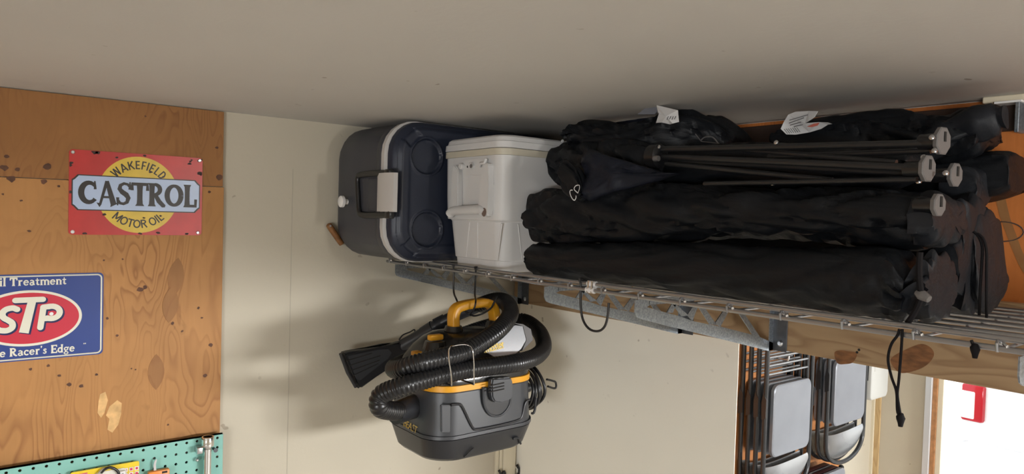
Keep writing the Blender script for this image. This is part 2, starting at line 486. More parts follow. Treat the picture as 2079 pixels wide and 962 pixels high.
# ------------------------------------------------------------------ lettering (flat print laid on a surface)
def stroke(bm, pts, w, place, lift, cap=False):
    """a brush stroke in letter units, widths w (single or per point), placed by place(u, v, lift)"""
    P = [Vector((p[0], p[1])) for p in pts]
    n = len(P)
    lift = lift + 0.000006 * (len(bm.verts) % 37)
    ws = w if isinstance(w, (list, tuple)) else [w] * n
    Lf, Rt = [], []
    for i, p in enumerate(P):
        if i == 0: t = P[1] - p
        elif i == n - 1: t = p - P[i - 1]
        else: t = (P[i + 1] - p).normalized() + (p - P[i - 1]).normalized()
        t.normalize(); q = Vector((-t.y, t.x))
        Lf.append(p + q * ws[i] / 2); Rt.append(p - q * ws[i] / 2)
    vl = [bm.verts.new(place(a.x, a.y, lift)) for a in Lf]
    vr = [bm.verts.new(place(a.x, a.y, lift)) for a in Rt]
    for i in range(n - 1): bm.faces.new((vl[i], vr[i], vr[i + 1], vl[i + 1]))
    if cap:
        for p, ww in ((P[0], ws[0]), (P[-1], ws[-1])):
            bm.faces.new([bm.verts.new(place(p.x + ww / 2 * math.cos(2 * PI * k / 14), p.y + ww / 2 * math.sin(2 * PI * k / 14), lift + (0.00001 if p is P[0] else 0.00002))) for k in range(14)])
def arc(cx, cy, rx, ry, a0, a1, n=14):
    return [(cx + rx * math.cos(math.radians(a0 + (a1 - a0) * k / n)), cy + ry * math.sin(math.radians(a0 + (a1 - a0) * k / n))) for k in range(n + 1)]
def poly_on(bm, pts, place, lift):
    bm.faces.new([bm.verts.new(place(p[0], p[1], lift)) for p in pts])
def stem(x, y0, y1, w, fl=1.5):
    h = y1 - y0
    return ([(x, y0), (x, y0 + h * .1), (x, y0 + h * .3), (x, y0 + h * .7), (x, y0 + h * .9), (x, y1)], [w * fl, w * 1.12, w, w, w * 1.12, w * fl])
def bar(y, x0, x1, w): return ([(x0, y), (x1, y)], w)

# letters: name -> (advance, [strokes])   cap height 1, x height .66
GL = {
 'C': (.86, [(arc(.46, .5, .34, .40, 40, 320, 22), [.10] + [.12 + .10 * math.sin(PI * k / 22) for k in range(1, 22)] + [.16]), ([(.70, .98), (.72, .64)], [.05, .10]), ]),
 'A': (.92, [([(.06, 0), (.16, .05), (.44, 1)], [.22, .10, .12]), ([(.44, 1), (.74, .06), (.78, 0)], [.14, .22, .34]), bar(.33, .2, .64, .09)]),
 'S': (.74, [([(.62, .80), (.52, .90), (.36, .93), (.20, .85), (.16, .70), (.28, .57), (.46, .46), (.56, .32), (.50, .14), (.34, .07), (.18, .10), (.08, .24)], [.10, .11, .12, .14, .17, .20, .21, .18, .14, .12, .12, .10]), ([(.63, 1), (.63, .68)], [.05, .12]), ([(.08, 0), (.08, .34)], [.05, .12])]),
 'T': (.84, [stem(.42, 0, .95, .21, 1.7), bar(.93, .04, .80, .13), ([(.07, .99), (.06, .66)], [.07, .13]), ([(.77, .99), (.78, .66)], [.07, .13])]),
 'R': (.90, [stem(.22, 0, 1, .20, 1.6), (arc(.34, .73, .26, .22, 95, -95, 14), [.10] + [.12 + .06 * math.sin(PI * k / 14) for k in range(1, 14)] + [.10]), bar(.95, .2, .36, .10), bar(.50, .2, .36, .10), ([(.38, .50), (.56, .22), (.76, .04), (.86, .02)], [.16, .19, .18, .10])]),
 'O': (.94, [(arc(.46, .5, .34, .42, 0, 360, 30), [.13 + .08 * abs(math.cos(2 * PI * k / 30)) for k in range(31)])]),
 'L': (.76, [stem(.24, 0, 1, .20, 1.6), bar(.06, .14, .66, .12), ([(.66, .0), (.67, .36)], [.10, .12])]),
}
GS = {   # rounded old style serif letters
 'T': (.78, [stem(.38, 0, .96, .20, 1.7), bar(.90, .04, .72, .17), ([(.08, .97), (.07, .66)], .13), ([(.69, .97), (.70, .66)], .13)]),
 'r': (.56, [stem(.19, 0, .66, .18, 1.8), ([(.2, .44), (.34, .6), (.46, .56)], [.1, .15, .22])]),
 'e': (.60, [(arc(.30, .33, .21, .26, 0, 325, 18), [.12] * 3 + [.15] * 12 + [.12] * 4), bar(.35, .14, .52, .11)]),
 'a': (.62, [(arc(.26, .2, .15, .15, 0, 360, 16), .14), ([(.10, .55), (.26, .62), (.42, .52), (.43, .15), (.54, .07)], [.12, .14, .17, .18, .14])]),
 't': (.46, [([(.2, .86), (.2, .16), (.28, .07), (.42, .12)], [.08, .19, .16, .1]), bar(.60, .02, .40, .12)]),
 'm': (1.02, [stem(.17, 0, .66, .18, 1.7), stem(.52, 0, .5, .17, 1.6), stem(.86, 0, .5, .17, 1.6), (arc(.35, .48, .16, .13, 170, 0, 8), .13), (arc(.69, .48, .16, .13, 170, 0, 8), .13)]),
 'n': (.70, [stem(.17, 0, .66, .18, 1.7), stem(.52, 0, .5, .17, 1.6), (arc(.35, .48, .16, .13, 170, 0, 8), .13)]),
 'R': (.86, [stem(.22, 0, 1, .20, 1.6), (arc(.36, .72, .24, .20, 95, -95, 12), .17), bar(.93, .12, .38, .13), bar(.52, .2, .38, .12), ([(.40, .5), (.54, .2), (.70, .07), (.80, .10)], [.17, .2, .17, .12])]),
 'c': (.56, [(arc(.30, .33, .21, .26, 45, 320, 16), .15), ([(.44, .5), (.47, .46)], .18)]),
 's': (.50, [([(.40, .50), (.30, .59), (.18, .56), (.15, .45), (.26, .36), (.37, .27), (.35, .13), (.22, .07), (.08, .16)], .14)]),
 'E': (.76, [stem(.22, 0, 1, .20, 1.4), bar(.93, .12, .66, .14), bar(.5, .2, .54, .12), bar(.07, .12, .68, .14), ([(.64, 1), (.66, .74)], .11), ([(.66, 0), (.68, .3)], .11), ([(.53, .38), (.53, .62)], .09)]),
 'd': (.66, [(arc(.28, .33, .18, .26, 0, 360, 18), .15), stem(.47, 0, 1, .17, 1.5)]),
 'g': (.62, [(arc(.27, .42, .17, .18, 0, 360, 16), .13), (arc(.27, -.08, .2, .14, 0, 360, 16), .11), bar(.58, .38, .58, .11), ([(.2, .22), (.2, .08)], .1)]),
 'o': (.62, [(arc(.3, .33, .2, .26, 0, 360, 18), .15)]),
 'i': (.34, [stem(.17, 0, .66, .18, 1.7), ([(.17, .78), (.17, .95)], .18)]),
 'l': (.36, [stem(.18, 0, 1, .18, 1.6)]),
 'h': (.70, [stem(.17, 0, 1, .18, 1.6), stem(.52, 0, .5, .17, 1.6), (arc(.35, .48, .16, .13, 170, 0, 8), .13)]),
 "'": (.24, [([(.12, 1), (.1, .74)], [.17, .06])]),
 '"': (.40, [([(.1, 1), (.1, .84)], .12), ([(.28, 1), (.28, .84)], .12)]),
 'O': (.94, [(arc(.46, .5, .33, .40, 0, 360, 24), .18)]),
 ' ': (.34, []),
}
_S = .15
GP = {   # plain heavy sans letters
 'W': (1.05, [([(.06, 1), (.28, 0)], _S), ([(.28, 0), (.52, 1)], _S), ([(.52, 1), (.76, 0)], _S), ([(.76, 0), (.98, 1)], _S)]),
 'A': (.84, [([(.06, 0), (.42, 1)], _S), ([(.42, 1), (.78, 0)], _S), bar(.3, .2, .64, .13)]),
 'K': (.80, [([(.15, 0), (.15, 1)], _S), ([(.15, .38), (.70, 1)], _S), ([(.34, .56), (.74, 0)], _S)]),
 'E': (.66, [([(.15, 0), (.15, 1)], _S), bar(.93, .1, .6, .14), bar(.5, .1, .54, .14), bar(.07, .1, .6, .14)]),
 'F': (.62, [([(.15, 0), (.15, 1)], _S), bar(.93, .1, .6, .14), bar(.48, .1, .52, .14)]),
 'I': (.32, [([(.15, 0), (.15, 1)], _S)]),
 'L': (.62, [([(.15, 0), (.15, 1)], _S), bar(.07, .1, .58, .14)]),
 'D': (.80, [([(.15, 0), (.15, 1)], _S), (arc(.3, .5, .36, .43, 90, -90, 14), _S), bar(.93, .1, .32, .14), bar(.07, .1, .32, .14)]),
 'M': (.98, [([(.15, 0), (.15, 1)], _S), ([(.15, 1), (.48, .2)], _S), ([(.48, .2), (.80, 1)], _S), ([(.80, 1), (.80, 0)], _S)]),
 'O': (.88, [(arc(.42, .5, .33, .43, 0, 360, 22), _S)]),
 'T': (.72, [([(.36, 0), (.36, 1)], _S), bar(.93, .02, .70, .14)]),
 'R': (.78, [([(.15, 0), (.15, 1)], _S), (arc(.34, .73, .26, .20, 90, -90, 10), _S), bar(.93, .1, .36, .14), bar(.53, .1, .36, .14), ([(.38, .5), (.68, 0)], _S)]),
 'B': (.76, [([(.15, 0), (.12, 1)], _S), ([(.1, .95), (.6, .85), (.55, .6), (.15, .5)], _S), ([(.15, .5), (.66, .4), (.6, .1), (.1, .03)], _S)]),
 'S': (.7, [([(.62, .85), (.4, .98), (.14, .78), (.5, .45), (.56, .15), (.3, .02), (.06, .15)], _S)]),
 'v': (.56, [([(.04, .66), (.28, 0)], _S), ([(.28, 0), (.52, .66)], _S)]),
 'a': (.62, [(arc(.28, .3, .2, .26, 0, 360, 16), _S), ([(.48, .62), (.48, 0)], _S)]),
 'c': (.56, [(arc(.3, .3, .22, .26, 45, 315, 14), _S)]),
 'm': (.94, [([(.13, 0), (.13, .66)], _S), (arc(.3, .4, .17, .2, 170, 0, 8), _S), (arc(.64, .4, .17, .2, 170, 0, 8), _S), ([(.47, .4), (.47, 0)], _S), ([(.81, .4), (.81, 0)], _S)]),
 's': (.5, [([(.42, .52), (.28, .6), (.12, .5), (.25, .34), (.4, .24), (.36, .08), (.2, .04), (.06, .12)], _S)]),
 't': (.42, [([(.2, .9), (.2, .1), (.36, .04)], _S), bar(.58, .02, .38, .12)]),
 'e': (.58, [(arc(.29, .3, .21, .26, 0, 320, 14), _S), bar(.32, .1, .5, .11)]),
 'r': (.42, [([(.13, 0), (.13, .66)], _S), ([(.15, .42), (.28, .58), (.4, .56)], _S)]),
 ' ': (.3, []),
}
def line_of(bm, text, font, size, place, lift, track=0.0, x0=0.0, center=False, squeeze=1.0):
    tot = sum(font[c][0] * squeeze + track for c in text) * size
    x = x0 - (tot / 2 if center else 0)
    for c in text:
        adv, sts = font[c]
        for pts, w in sts:
            stroke(bm, [(x + p[0] * size * squeeze, p[1] * size) for p in pts], [a * size for a in w] if isinstance(w, (list, tuple)) else w * size, place, lift)
        x += (adv * squeeze + track) * size
    return tot
def arc_text(bm, text, font, size, cx, cy, rad, mid, place, lift, track=0.0, under=False, sq=1.0):
    tot = sum(font[c][0] * sq + track for c in text) * size
    s = -tot / 2
    for c in text:
        adv, sts = font[c]
        a = mid + (s + adv * sq * size / 2) / rad * (1 if under else -1)
        ca, sa = math.cos(a), math.sin(a)
        if under: tx, ty, nx, ny = -sa, ca, -ca, -sa
        else: tx, ty, nx, ny = sa, -ca, ca, sa
        bx, by = cx + rad * ca, cy + rad * sa
        for pts, w in sts:
            q = [(bx + tx * (p[0] - adv / 2) * sq * size + nx * p[1] * size, by + ty * (p[0] - adv / 2) * sq * size + ny * p[1] * size) for p in pts]
            stroke(bm, q, [x * size for x in w] if isinstance(w, (list, tuple)) else w * size, place, lift)
        s += (adv * sq + track) * size
# ================================================================== THE SETTING
CEIL = 2.44
bm = B(); box(bm, -6, 3.05, -5.6, 0.2, -0.1, 0); struct('floor', bm, 'floor')
bm = B(); box(bm, -6, 3.05, -5.6, 0.2, CEIL, CEIL + 0.1); struct('ceiling', bm, 'ceiling')
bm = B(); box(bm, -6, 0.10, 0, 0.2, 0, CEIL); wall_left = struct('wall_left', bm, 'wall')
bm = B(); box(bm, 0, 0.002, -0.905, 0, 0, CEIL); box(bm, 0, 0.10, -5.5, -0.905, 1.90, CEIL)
wall_right = struct('wall_right', bm, 'wall_lit')
bm = B(); box(bm, 0.10, 3.05, 0.06, 0.2, 0, CEIL); box(bm, 0.002, 0.10, 0.0, 0.06, 0, CEIL); wall_bay = struct('wall_bay', bm, 'wall')
bm = B(); box(bm, 2.95, 3.05, -0.245, 0.06, 0, CEIL); box(bm, 2.95, 3.05, -3.2, -0.245, 2.13, CEIL); box(bm, 2.95, 3.05, -5.5, -3.2, 0, CEIL)
struct('wall_far', bm, 'wall')
bm = B(); box(bm, -6, 3.05, -5.6, -5.5, 0, CEIL); struct('wall_end', bm, 'wall')
bm = B(); box(bm, -6.1, -6, -5.6, 0.2, 0, CEIL); struct('wall_back', bm, 'wall')
bm = B(); box(bm, 3.05, 40, -30, 20, -0.12, -0.02); box(bm, -30, -6.1, -30, 20, -0.12, -0.02); struct('driveway', bm, 'drive')

# plywood sheets screwed to the left wall (part of that wall)
PF = -0.010
xe = at_y(455, 227, PF).x
zs = EYE + 0.054
bm = B(); box(bm, -6, xe, PF, 0, zs + 0.0008, CEIL - 0.002, bevel=0.001); obj('plywood_sheet', bm, 'ply_upper', wall_left, False)
bm = B(); box(bm, -6, xe + 0.003, PF, 0, 0.9, zs - 0.0008, bevel=0.001); obj('plywood_sheet', bm, 'ply', wall_left, False)
def lens(cx, cy, hw, hh, n=9):
    R = (hw * hw + hh * hh) / (2 * hw)
    a0 = math.asin(hh / R)
    p = [(cx + hw - R + R * math.cos(-a0 + 2 * a0 * k / n), cy + R * math.sin(-a0 + 2 * a0 * k / n)) for k in range(n + 1)]
    q = [(cx - hw + R - R * math.cos(-a0 + 2 * a0 * k / n), cy - R * math.sin(-a0 + 2 * a0 * k / n)) for k in range(1, n)]
    return p + q
for (px, py, hw, hh, tilt) in ((357, 562, 0.019, 0.050, -6), (346, 618, 0.019, 0.047, -4), (317, 755, 0.019, 0.046, 0)):
    c = at_y(px, py, PF)
    t = math.radians(tilt)
    poly = [(a * math.cos(t) - b * math.sin(t), a * math.sin(t) + b * math.cos(t)) for a, b in lens(0, 0, hw, hh)]
    bm = B(); prism(bm, poly, (c.x, PF, c.z), (1, 0, 0), (0, 0, 1), (0, -0.0008 - (.0005 if py == 618 else 0), 0)); obj('plywood_plug', bm, 'plug', wall_left, False)
# torn veneer patch
for pts in (((203, 800), (214, 795), (219, 812), (212, 838), (205, 848), (198, 838), (200, 815)), ((222, 825), (238, 812), (247, 818), (246, 840), (240, 862), (228, 878), (218, 872), (222, 850), (215, 843))):
    bm = B(); prism(bm, [(at_y(x, y, PF).x, at_y(x, y, PF).z) for x, y in pts], (0, PF, 0), (1, 0, 0), (0, 0, 1), (0, -0.0006, 0)); obj('torn_veneer', bm, 'torn', wall_left, False)
# small knot holes and screw heads of the sheets
random.seed(11)
for (px, py, r) in ((119, 378, .006), (425, 389, .008), (43, 407, .005), (59, 469, .007), (6, 394, .005), (211, 528, .005), (249, 526, .004), (285, 588, .014), (294, 583, .010), (218, 646, .006), (238, 681, .006), (350, 656, .008), (370, 672, .006), (403, 625, .007), (410, 645, .006), (196, 760, .006), (62, 749, .006), (267, 748, .004), (275, 750, .004), (416, 762, .010), (341, 862, .005), (295, 236, .005), (428, 700, .010), (8, 340, .014), (22, 362, .016), (36, 344, .010), (96, 338, .014), (88, 368, .012), (14, 318, .009), (446, 360, .016), (440, 300, .008), (98, 742, .006), (120, 762, .007), (140, 780, .009), (165, 783, .010)):
    c = at_y(px, py, PF)
    r *= 0.62
    poly = [(r * (0.6 + 0.5 * random.random()) * math.cos(2 * PI * k / 9), r * (0.5 + 0.5 * random.random()) * math.sin(2 * PI * k / 9)) for k in range(9)]
    bm = B(); prism(bm, poly, (c.x, PF, c.z), (1, 0, 0), (0, 0, 1), (0, -0.0005, 0)); obj('knot', bm, 'plyknot', wall_left, False)

# taped drywall joint
bm = B(); a = at_y(592, 480, 0).x; box(bm, a - .0012, a + .0012, -.0006, 0, .8, CEIL - .14); obj('drywall_joint', bm, 'joint', wall_left, False)
# plywood above the ledger on the right wall, bay plywood behind the chairs
bm = B(); box(bm, -0.008, 0, -5.5, -0.52, 1.905, CEIL - 0.002, bevel=0.001); obj('plywood_sheet', bm, 'ply_right', wall_right, False)
bm = B(); box(bm, 0.6, 2.53, 0.05, 0.06, 0.3, CEIL - 0.1, bevel=0.001); obj('plywood_sheet', bm, 'ply_bay', wall_bay, False)
# dark knot ring drawn in the grain of the right hand plywood
c = at_x(2035, 470, -0.009)
bm = B(); tube(bm, [Vector((-0.008, c.y + 0.034 * math.cos(a), c.z + 0.019 * math.sin(a))) for a in [2 * PI * k / 26 for k in range(26)]], 0.0012, 6, closed=True)
obj('knot_ring', bm, 'rust', wall_right)
bm = B(); pts = [at_x(*p, -0.0085) for p in ((2003, 300), (2016, 330), (2026, 380), (2040, 440), (2062, 500), (2079, 540), (2110, 590))]  # dark strip painted in place of a curved strap's cast shadow
for i in range(len(pts) - 1):
    pass
vl = [bm.verts.new(p + Vector((0, 0.009, 0.003))) for p in pts]; vr = [bm.verts.new(p - Vector((0, 0.009, 0.003))) for p in pts]
for i in range(len(pts) - 1): bm.faces.new((vl[i], vr[i], vr[i + 1], vl[i + 1]))
obj('strap_shadow', bm, 'plug', wall_right, False)

# vertical trims: bay corner boards, door jamb of the far opening
def vtrim(n, pxa, pxb, X, th, mat, z0=0.0, z1=2.3):
    ya, yb = at_x(pxa, 860, X).y, at_x(pxb, 860, X).y
    bm = B(); box(bm, X - th, X, yb, ya, z0, z1, bevel=0.002); return struct('trim_%d' % n, bm, mat)
vtrim(1, 1768, 1777, 2.95, 0.02, 'creamtrim')
vtrim(2, 1777, 1788, 2.95, 0.012, 'lumber_pale')
vtrim(3, 1880, 1893, 2.95, 0.035, 'aluminium')
vtrim(4, 1893, 1903, 2.95, 0.02, 'browntrim')
vtrim(5, 1903, 1914, 2.95, 0.012, 'creamtrim')
# cream strip at the top of the right wall
c = at_x(2000, 207, -0.03)
bm = B(); box(bm, -0.045, 0, -5.5, c.y, CEIL - 0.012, CEIL, bevel=0.002); struct('trim_6', bm, 'creamtrim')
# dark header board under that strip
a = at_x(1990, 212, -0.02); b_ = at_x(2079, 270, -0.02)
bm = B(); box(bm, -0.022, -0.008, -5.5, -0.53, EYE + 0.190, CEIL - 0.012, bevel=0.002); struct('trim_7', bm, 'darkwood')

# ================================================================== LEFT WALL: SIGNS AND PEGBOARD
def sign_place(cx, cz, y):
    return lambda u, v, lift: Vector((cx + u, y - lift, cz + v))
# --- red oil sign
TL, BR = at_y(137, 303, PF - .002), at_y(407, 479, PF - .002)
sx0, sx1, sz1, sz0 = -1.391, -1.094, EYE + 0.1265, EYE - 0.075
scx, scz, sw, sh = (sx0 + sx1) / 2, (sz0 + sz1) / 2, (sx1 - sx0), (sz1 - sz0)
t = thing('wall_sign', 'red and yellow metal oil sign with pale blue name banner on the plywood', 'sign', (scx, PF, sz0))
bm = B(); prism(bm, rrect(-sw / 2, sw / 2, -sh / 2, sh / 2, 0.008), (scx, PF - 0.0002, scz), (1, 0, 0), (0, 0, 1), (0, -0.0014, 0)); obj('plate', bm, 'red', t, False)
pl = sign_place(scx, scz, PF - 0.0016)
bm = B(); poly_on(bm, [(0.0 + .0905 * math.cos(2 * PI * k / 64), -.001 + .0945 * math.sin(2 * PI * k / 64)) for k in range(64)], pl, 0.0003); obj('yellow_disc', bm, 'sign_yellow', t, False)
def banner(s, hw, hh, notch):
    out = []
    for sx_, sy_ in ((1, 1), (-1, 1), (-1, -1), (1, -1)):
        q = [(hw - notch, hh), (hw - notch * .35, hh - notch * .75), (hw, hh - notch)]
        q = [(a * sx_, b * sy_) for a, b in q]
        out += q if sx_ * sy_ < 0 else q[::-1]
    return out
bm = B(); poly_on(bm, banner(1, .1430, .0425, .012), pl, 0.0006); obj('banner_border', bm, 'ink', t, False)
bm = B(); poly_on(bm, banner(1, .1405, .0400, .012), pl, 0.0009); obj('banner', bm, 'paleblue', t, False)
bm = B(); line_of(bm, 'CASTROL', GL, 0.058, pl, 0.0013, track=-0.06, center=True, squeeze=0.83); 
bmesh.ops.translate(bm, verts=bm.verts, vec=(0.002, 0, -0.0285))
obj('brand_lettering', bm, 'ink', t, False)
bm = B(); arc_text(bm, 'WAKEFIELD', GP, 0.0205, 0, 0, 0.0625, PI / 2, pl, 0.0006, track=0.0, sq=.88); obj('arched_lettering', bm, 'ink', t, False)
bm = B(); arc_text(bm, 'MOTOR OIL', GP, 0.0205, 0, 0, 0.0835, -PI / 2, pl, 0.0006, track=0.02, under=True); obj('arched_lettering', bm, 'ink', t, False)
for (u, v, r) in ((-.095, .098, .010), (-.09, .097, .008), (-.146, .068, .007), (-.147, .062, .006), (-.146, .0, .007), (.143, .060, .009), (.140, .093, .007), (.146, .096, .005), (.116, .084, .006), (.118, .090, .004), (.121, .094, .004), (.112, -.097, .006), (.045, -.095, .006), (.004, -.097, .006), (.012, .097, .005), (-.05, .088, .004), (-.075, -.052, .006), (.024, .056, .004), (-.115, -.098, .006), (.012, -.058, .004), (.05, -.052, .004), (.055, .047, .004)):
    bm = B(); poly_on(bm, [(u + r * (0.55 + .5 * random.random()) * math.cos(2 * PI * k / 10), v + r * .62 * (0.5 + .6 * random.random()) * math.sin(2 * PI * k / 10)) for k in range(10)], pl, 0.0011 if abs(u) < .09 and abs(v) > .05 else 0.0005)
    for vv in bm.verts:
        vv.co.x = min(max(vv.co.x, sx0 + .001), sx1 - .001); vv.co.z = min(max(vv.co.z, sz0 + .001), sz1 - .001)
    obj('rust_chip', bm, 'rust', t, False)
for u, v, m_ in ((-.141, .094, 'bolt'), (.141, .094, 'bolt'), (-.140, -.094, 'white'), (.139, -.094, 'bolt')):
    bm = B(); disc(bm, (scx + u, PF - 0.0016, scz + v), (0, -1, 0), .0042, .0025, 14, .0012); obj('screw', bm, m_, t, label='white painted screw head' if m_ == 'white' else None)

# --- blue oval sign (its left part runs out of the frame)
vx1, vz1, vz0 = -1.317, EYE - 0.1665, EYE - 0.3655
vx0 = vx1 - 0.300
vcx, vcz = (vx0 + vx1) / 2, (vz0 + vz1) / 2
t = thing('wall_sign', 'navy blue embossed metal sign with a white edged red oval', 'sign', (vcx, PF, vz0))
bm = B(); prism(bm, rrect(-.150, .150, -.0995, .0995, 0.010), (vcx, PF - 0.0002, vcz), (1, 0, 0), (0, 0, 1), (0, -0.0014, 0)); obj('plate', bm, 'navy', t, False)
pl = sign_place(vcx, vcz, PF - 0.0016)
rr = rrect(-.1455, .1455, -.095, .095, 0.009, 5)
bm = B(); tube(bm, [Vector((vcx + a, PF - 0.0018, vcz + b)) for a, b in rr], 0.0018, 8, closed=True); obj('raised_border', bm, 'cream', t)
OX, OZ = 0.0, -0.002
def ell(rx, ry, n=72): return [(OX + rx * math.cos(2 * PI * k / n), OZ + ry * math.sin(2 * PI * k / n)) for k in range(n)]
bm = B(); poly_on(bm, ell(.1055, .0645), pl, 0.0004); obj('oval_border', bm, 'cream', t, False)
bm = B(); poly_on(bm, ell(.0995, .0588), pl, 0.0007); obj('oval', bm, 'crimson', t, False)
def stp(bm, dx, dz, g, lift):
    q = lambda pts: [(a + dx, b + dz) for a, b in pts]
    sS = [(-.022, .020), (-.030, .0235), (-.042, .021), (-.049, .013), (-.047, .003), (-.038, -.004), (-.031, -.011), (-.031, -.021), (-.040, -.027), (-.052, -.026), (-.060, -.021)]
    s3 = [Vector((a, b, 0)) for a, b in sS]
    stroke(bm, q([(v.x, v.y) for v in catmull(s3, 5)]), .0125 + g, pl, lift, True)
    stroke(bm, q([(-.025, .0405), (.027, .0405)]), .0125 + g, pl, lift, True)
    stroke(bm, q([(.006, .036), (-.009, -.035)]), [.016 + g, .019 + g], pl, lift, False)
    stroke(bm, q([(.028, .019), (.0225, -.025)]), .0125 + g, pl, lift, True)
    stroke(bm, q(arc(.044, .009, .0165, .0145, 110, -120, 16)), .0125 + g, pl, lift, True)
    stroke(bm, q([(.028, .022), (.042, .0235)]), .0125 + g, pl, lift, True)
    stroke(bm, q([(.027, -.005), (.040, -.005)]), .0115 + g, pl, lift, True)
bm = B(); stp(bm, .0022, -.0026, .0032, .0010); obj('emblem_shadow', bm, 'navy_dark', t, False)
bm = B(); stp(bm, 0, 0, 0, .0013); obj('emblem_letters', bm, 'cream', t, False)
bm = B(); poly_on(bm, [(.044 + .0042 * math.cos(2 * PI * k / 16), .0055 + .0042 * math.sin(2 * PI * k / 16)) for k in range(16)], pl, .0015); obj('rivet', bm, 'white', t, False)
bm = B()
line_of(bm, 'Oil Treatment', GS, .0195, lambda u, v, l: pl(u, v + .0735, l), .0004, track=-.02, center=True)
obj('white_lettering', bm, 'cream', t, False); bm = B(); line_of(bm, "the Racer's Edge", GS, .0195, lambda u, v, l: pl(u + .008, v - .0875, l), .0004, track=-.03, center=True)
line_of(bm, '"', GS, .0170, lambda u, v, l: pl(u + .1085, v - .086, l), .0004)
obj('white_lettering', bm, 'cream', t, False)

# --- pegboard with real holes
PY = -0.030
pz1 = at_y(451, 881, PY).z
px1 = at_y(453, 885, PY).x
hx0 = at_y(441.5, 888.8, PY); HX, HZ = hx0.x, hx0.z
t = thing('pegboard', 'turquoise pegboard of evenly spaced holes fixed over the plywood', 'pegboard', (-1.5, PF, 0.95))
def peg_cells(bm, nx, nz, st=0.0254, r=0.0036, seg=10):
    """square cells each with a round hole, walls going back through the board"""
    for i in range(nx):
        for j in range(nz):
            cx, cz = HX - i * st, HZ - j * st
            ro, rb, co = [], [], []
            for k in range(seg):
                a = 2 * PI * k / seg
                c_, s_ = math.cos(a), math.sin(a)
                m_ = max(abs(c_), abs(s_))
                co.append(bm.verts.new((cx + c_ / m_ * st / 2, PY, cz + s_ / m_ * st / 2)))
                ro.append(bm.verts.new((cx + c_ * r, PY, cz + s_ * r)))
                rb.append(bm.verts.new((cx + c_ * r, PY + 0.005, cz + s_ * r)))
            for k in range(seg):
                l = (k + 1) % seg
                bm.faces.new((co[k], co[l], ro[l], ro[k])); bm.faces.new((ro[k], ro[l], rb[l], rb[k]))
# cells need corner vertices: 8 angles at 45 degrees include the corners
NX, NZ = 34, 14
bm = B(); peg_cells(bm, NX, NZ, seg=8)
top = HZ + 0.0127
xl = HX - (NX - 1) * 0.0254 - 0.0127
zl = HZ - (NZ - 1) * 0.0254 - 0.0127
def rect(bm, x0, x1, z0, z1, y):
    bm.faces.new([bm.verts.new(p) for p in ((x0, y, z0), (x1, y, z0), (x1, y, z1), (x0, y, z1))])
rect(bm, xl, HX + .0127, top, pz1, PY); rect(bm, HX + .0127, px1, zl, pz1, PY)
box(bm, xl, px1, PY, PY + 0.005, pz1 - .0002, pz1); box(bm, px1 - .0002, px1, PY, PY + .005, zl, pz1)
obj('board', bm, 'peg', t, False)
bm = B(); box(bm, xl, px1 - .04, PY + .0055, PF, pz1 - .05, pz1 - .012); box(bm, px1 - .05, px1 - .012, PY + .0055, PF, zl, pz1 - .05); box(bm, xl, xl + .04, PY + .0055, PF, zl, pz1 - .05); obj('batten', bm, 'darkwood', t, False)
bm = B(); box(bm, xl, px1 - .008, PF - .0012, PF - .0002, zl, pz1 - .004); obj('gap_shade', bm, 'hole', t, False)  # dark sheet added behind the holes, standing in for the shaded gap

# --- yellow hang card with a looped cable
YC = PY - 0.012
a, b_ = at_y(143, 957, YC), at_y(282, 936, YC)
t = thing('hang_card', 'yellow retail card with red squares and a looped black cable on pegboard', 'package', ((a.x + b_.x) / 2, PY, a.z - .12))
zt = (a.z + b_.z) / 2
bm = B(); prism(bm, rrect(a.x, b_.x, zt - .13, zt, .004), (0, YC, 0), (1, 0, 0), (0, 0, 1), (0, -.004, 0)); obj('card', bm, 'pkg_yellow', t, False)
bm = B(); box(bm, a.x + .004, a.x + .034, YC - .0052, YC - .004, zt - .06, zt - .006); obj('picture_panel', bm, 'pink', t, False)
bm = B(); box(bm, b_.x - .022, b_.x - .001, YC - .0052, YC - .004, zt - .12, zt - .030); obj('dark_panel', bm, 'ink', t, False)
for i in range(3):
    for j in range(2):
        x_ = b_.x - .0345 + i * .0122; z_ = zt - .012 - j * .0125
        bm = B(); box(bm, x_, x_ + .0092, YC - .0050, YC - .004, z_ - .0095, z_); obj('square', bm, 'blister' if (i + j) % 2 else 'white', t, False)
        bm = B(); box(bm, x_ + .002, x_ + .0072, YC - .0056, YC - .005, z_ - .0075, z_ - .002); obj('red_mark', bm, 'pkgred', t, False)
pts = [at_y(*p, YC - .012) for p in ((205, 960), (212, 953), (222, 949), (232, 951), (240, 958), (244, 970))]
bm = B(); tube(bm, catmull(pts, 6), .0032, 10); obj('cable_loop', bm, 'blackplastic', t)
bm = B(); tube(bm, catmull([at_y(*p, YC - .010) for p in ((196, 968), (203, 958), (213, 951))], 4), .0040, 10); obj('cable_plug', bm, 'chrome', t, label='silver cable end')
bm = B(); tube(bm, [at_y(*p, YC - .010) for p in ((243, 960), (252, 957), (254, 972))], .0038, 10); obj('cable_plug', bm, 'white', t, label='white cable end')
bm = B(); prism(bm, rrect(at_y(190, 960, YC).x, at_y(256, 960, YC).x, zt - .10, zt - .010, .008), (0, YC - .004, 0), (1, 0, 0), (0, 0, 1), (0, -.002, 0)); obj('blister_tray', bm, 'blister', t, False)

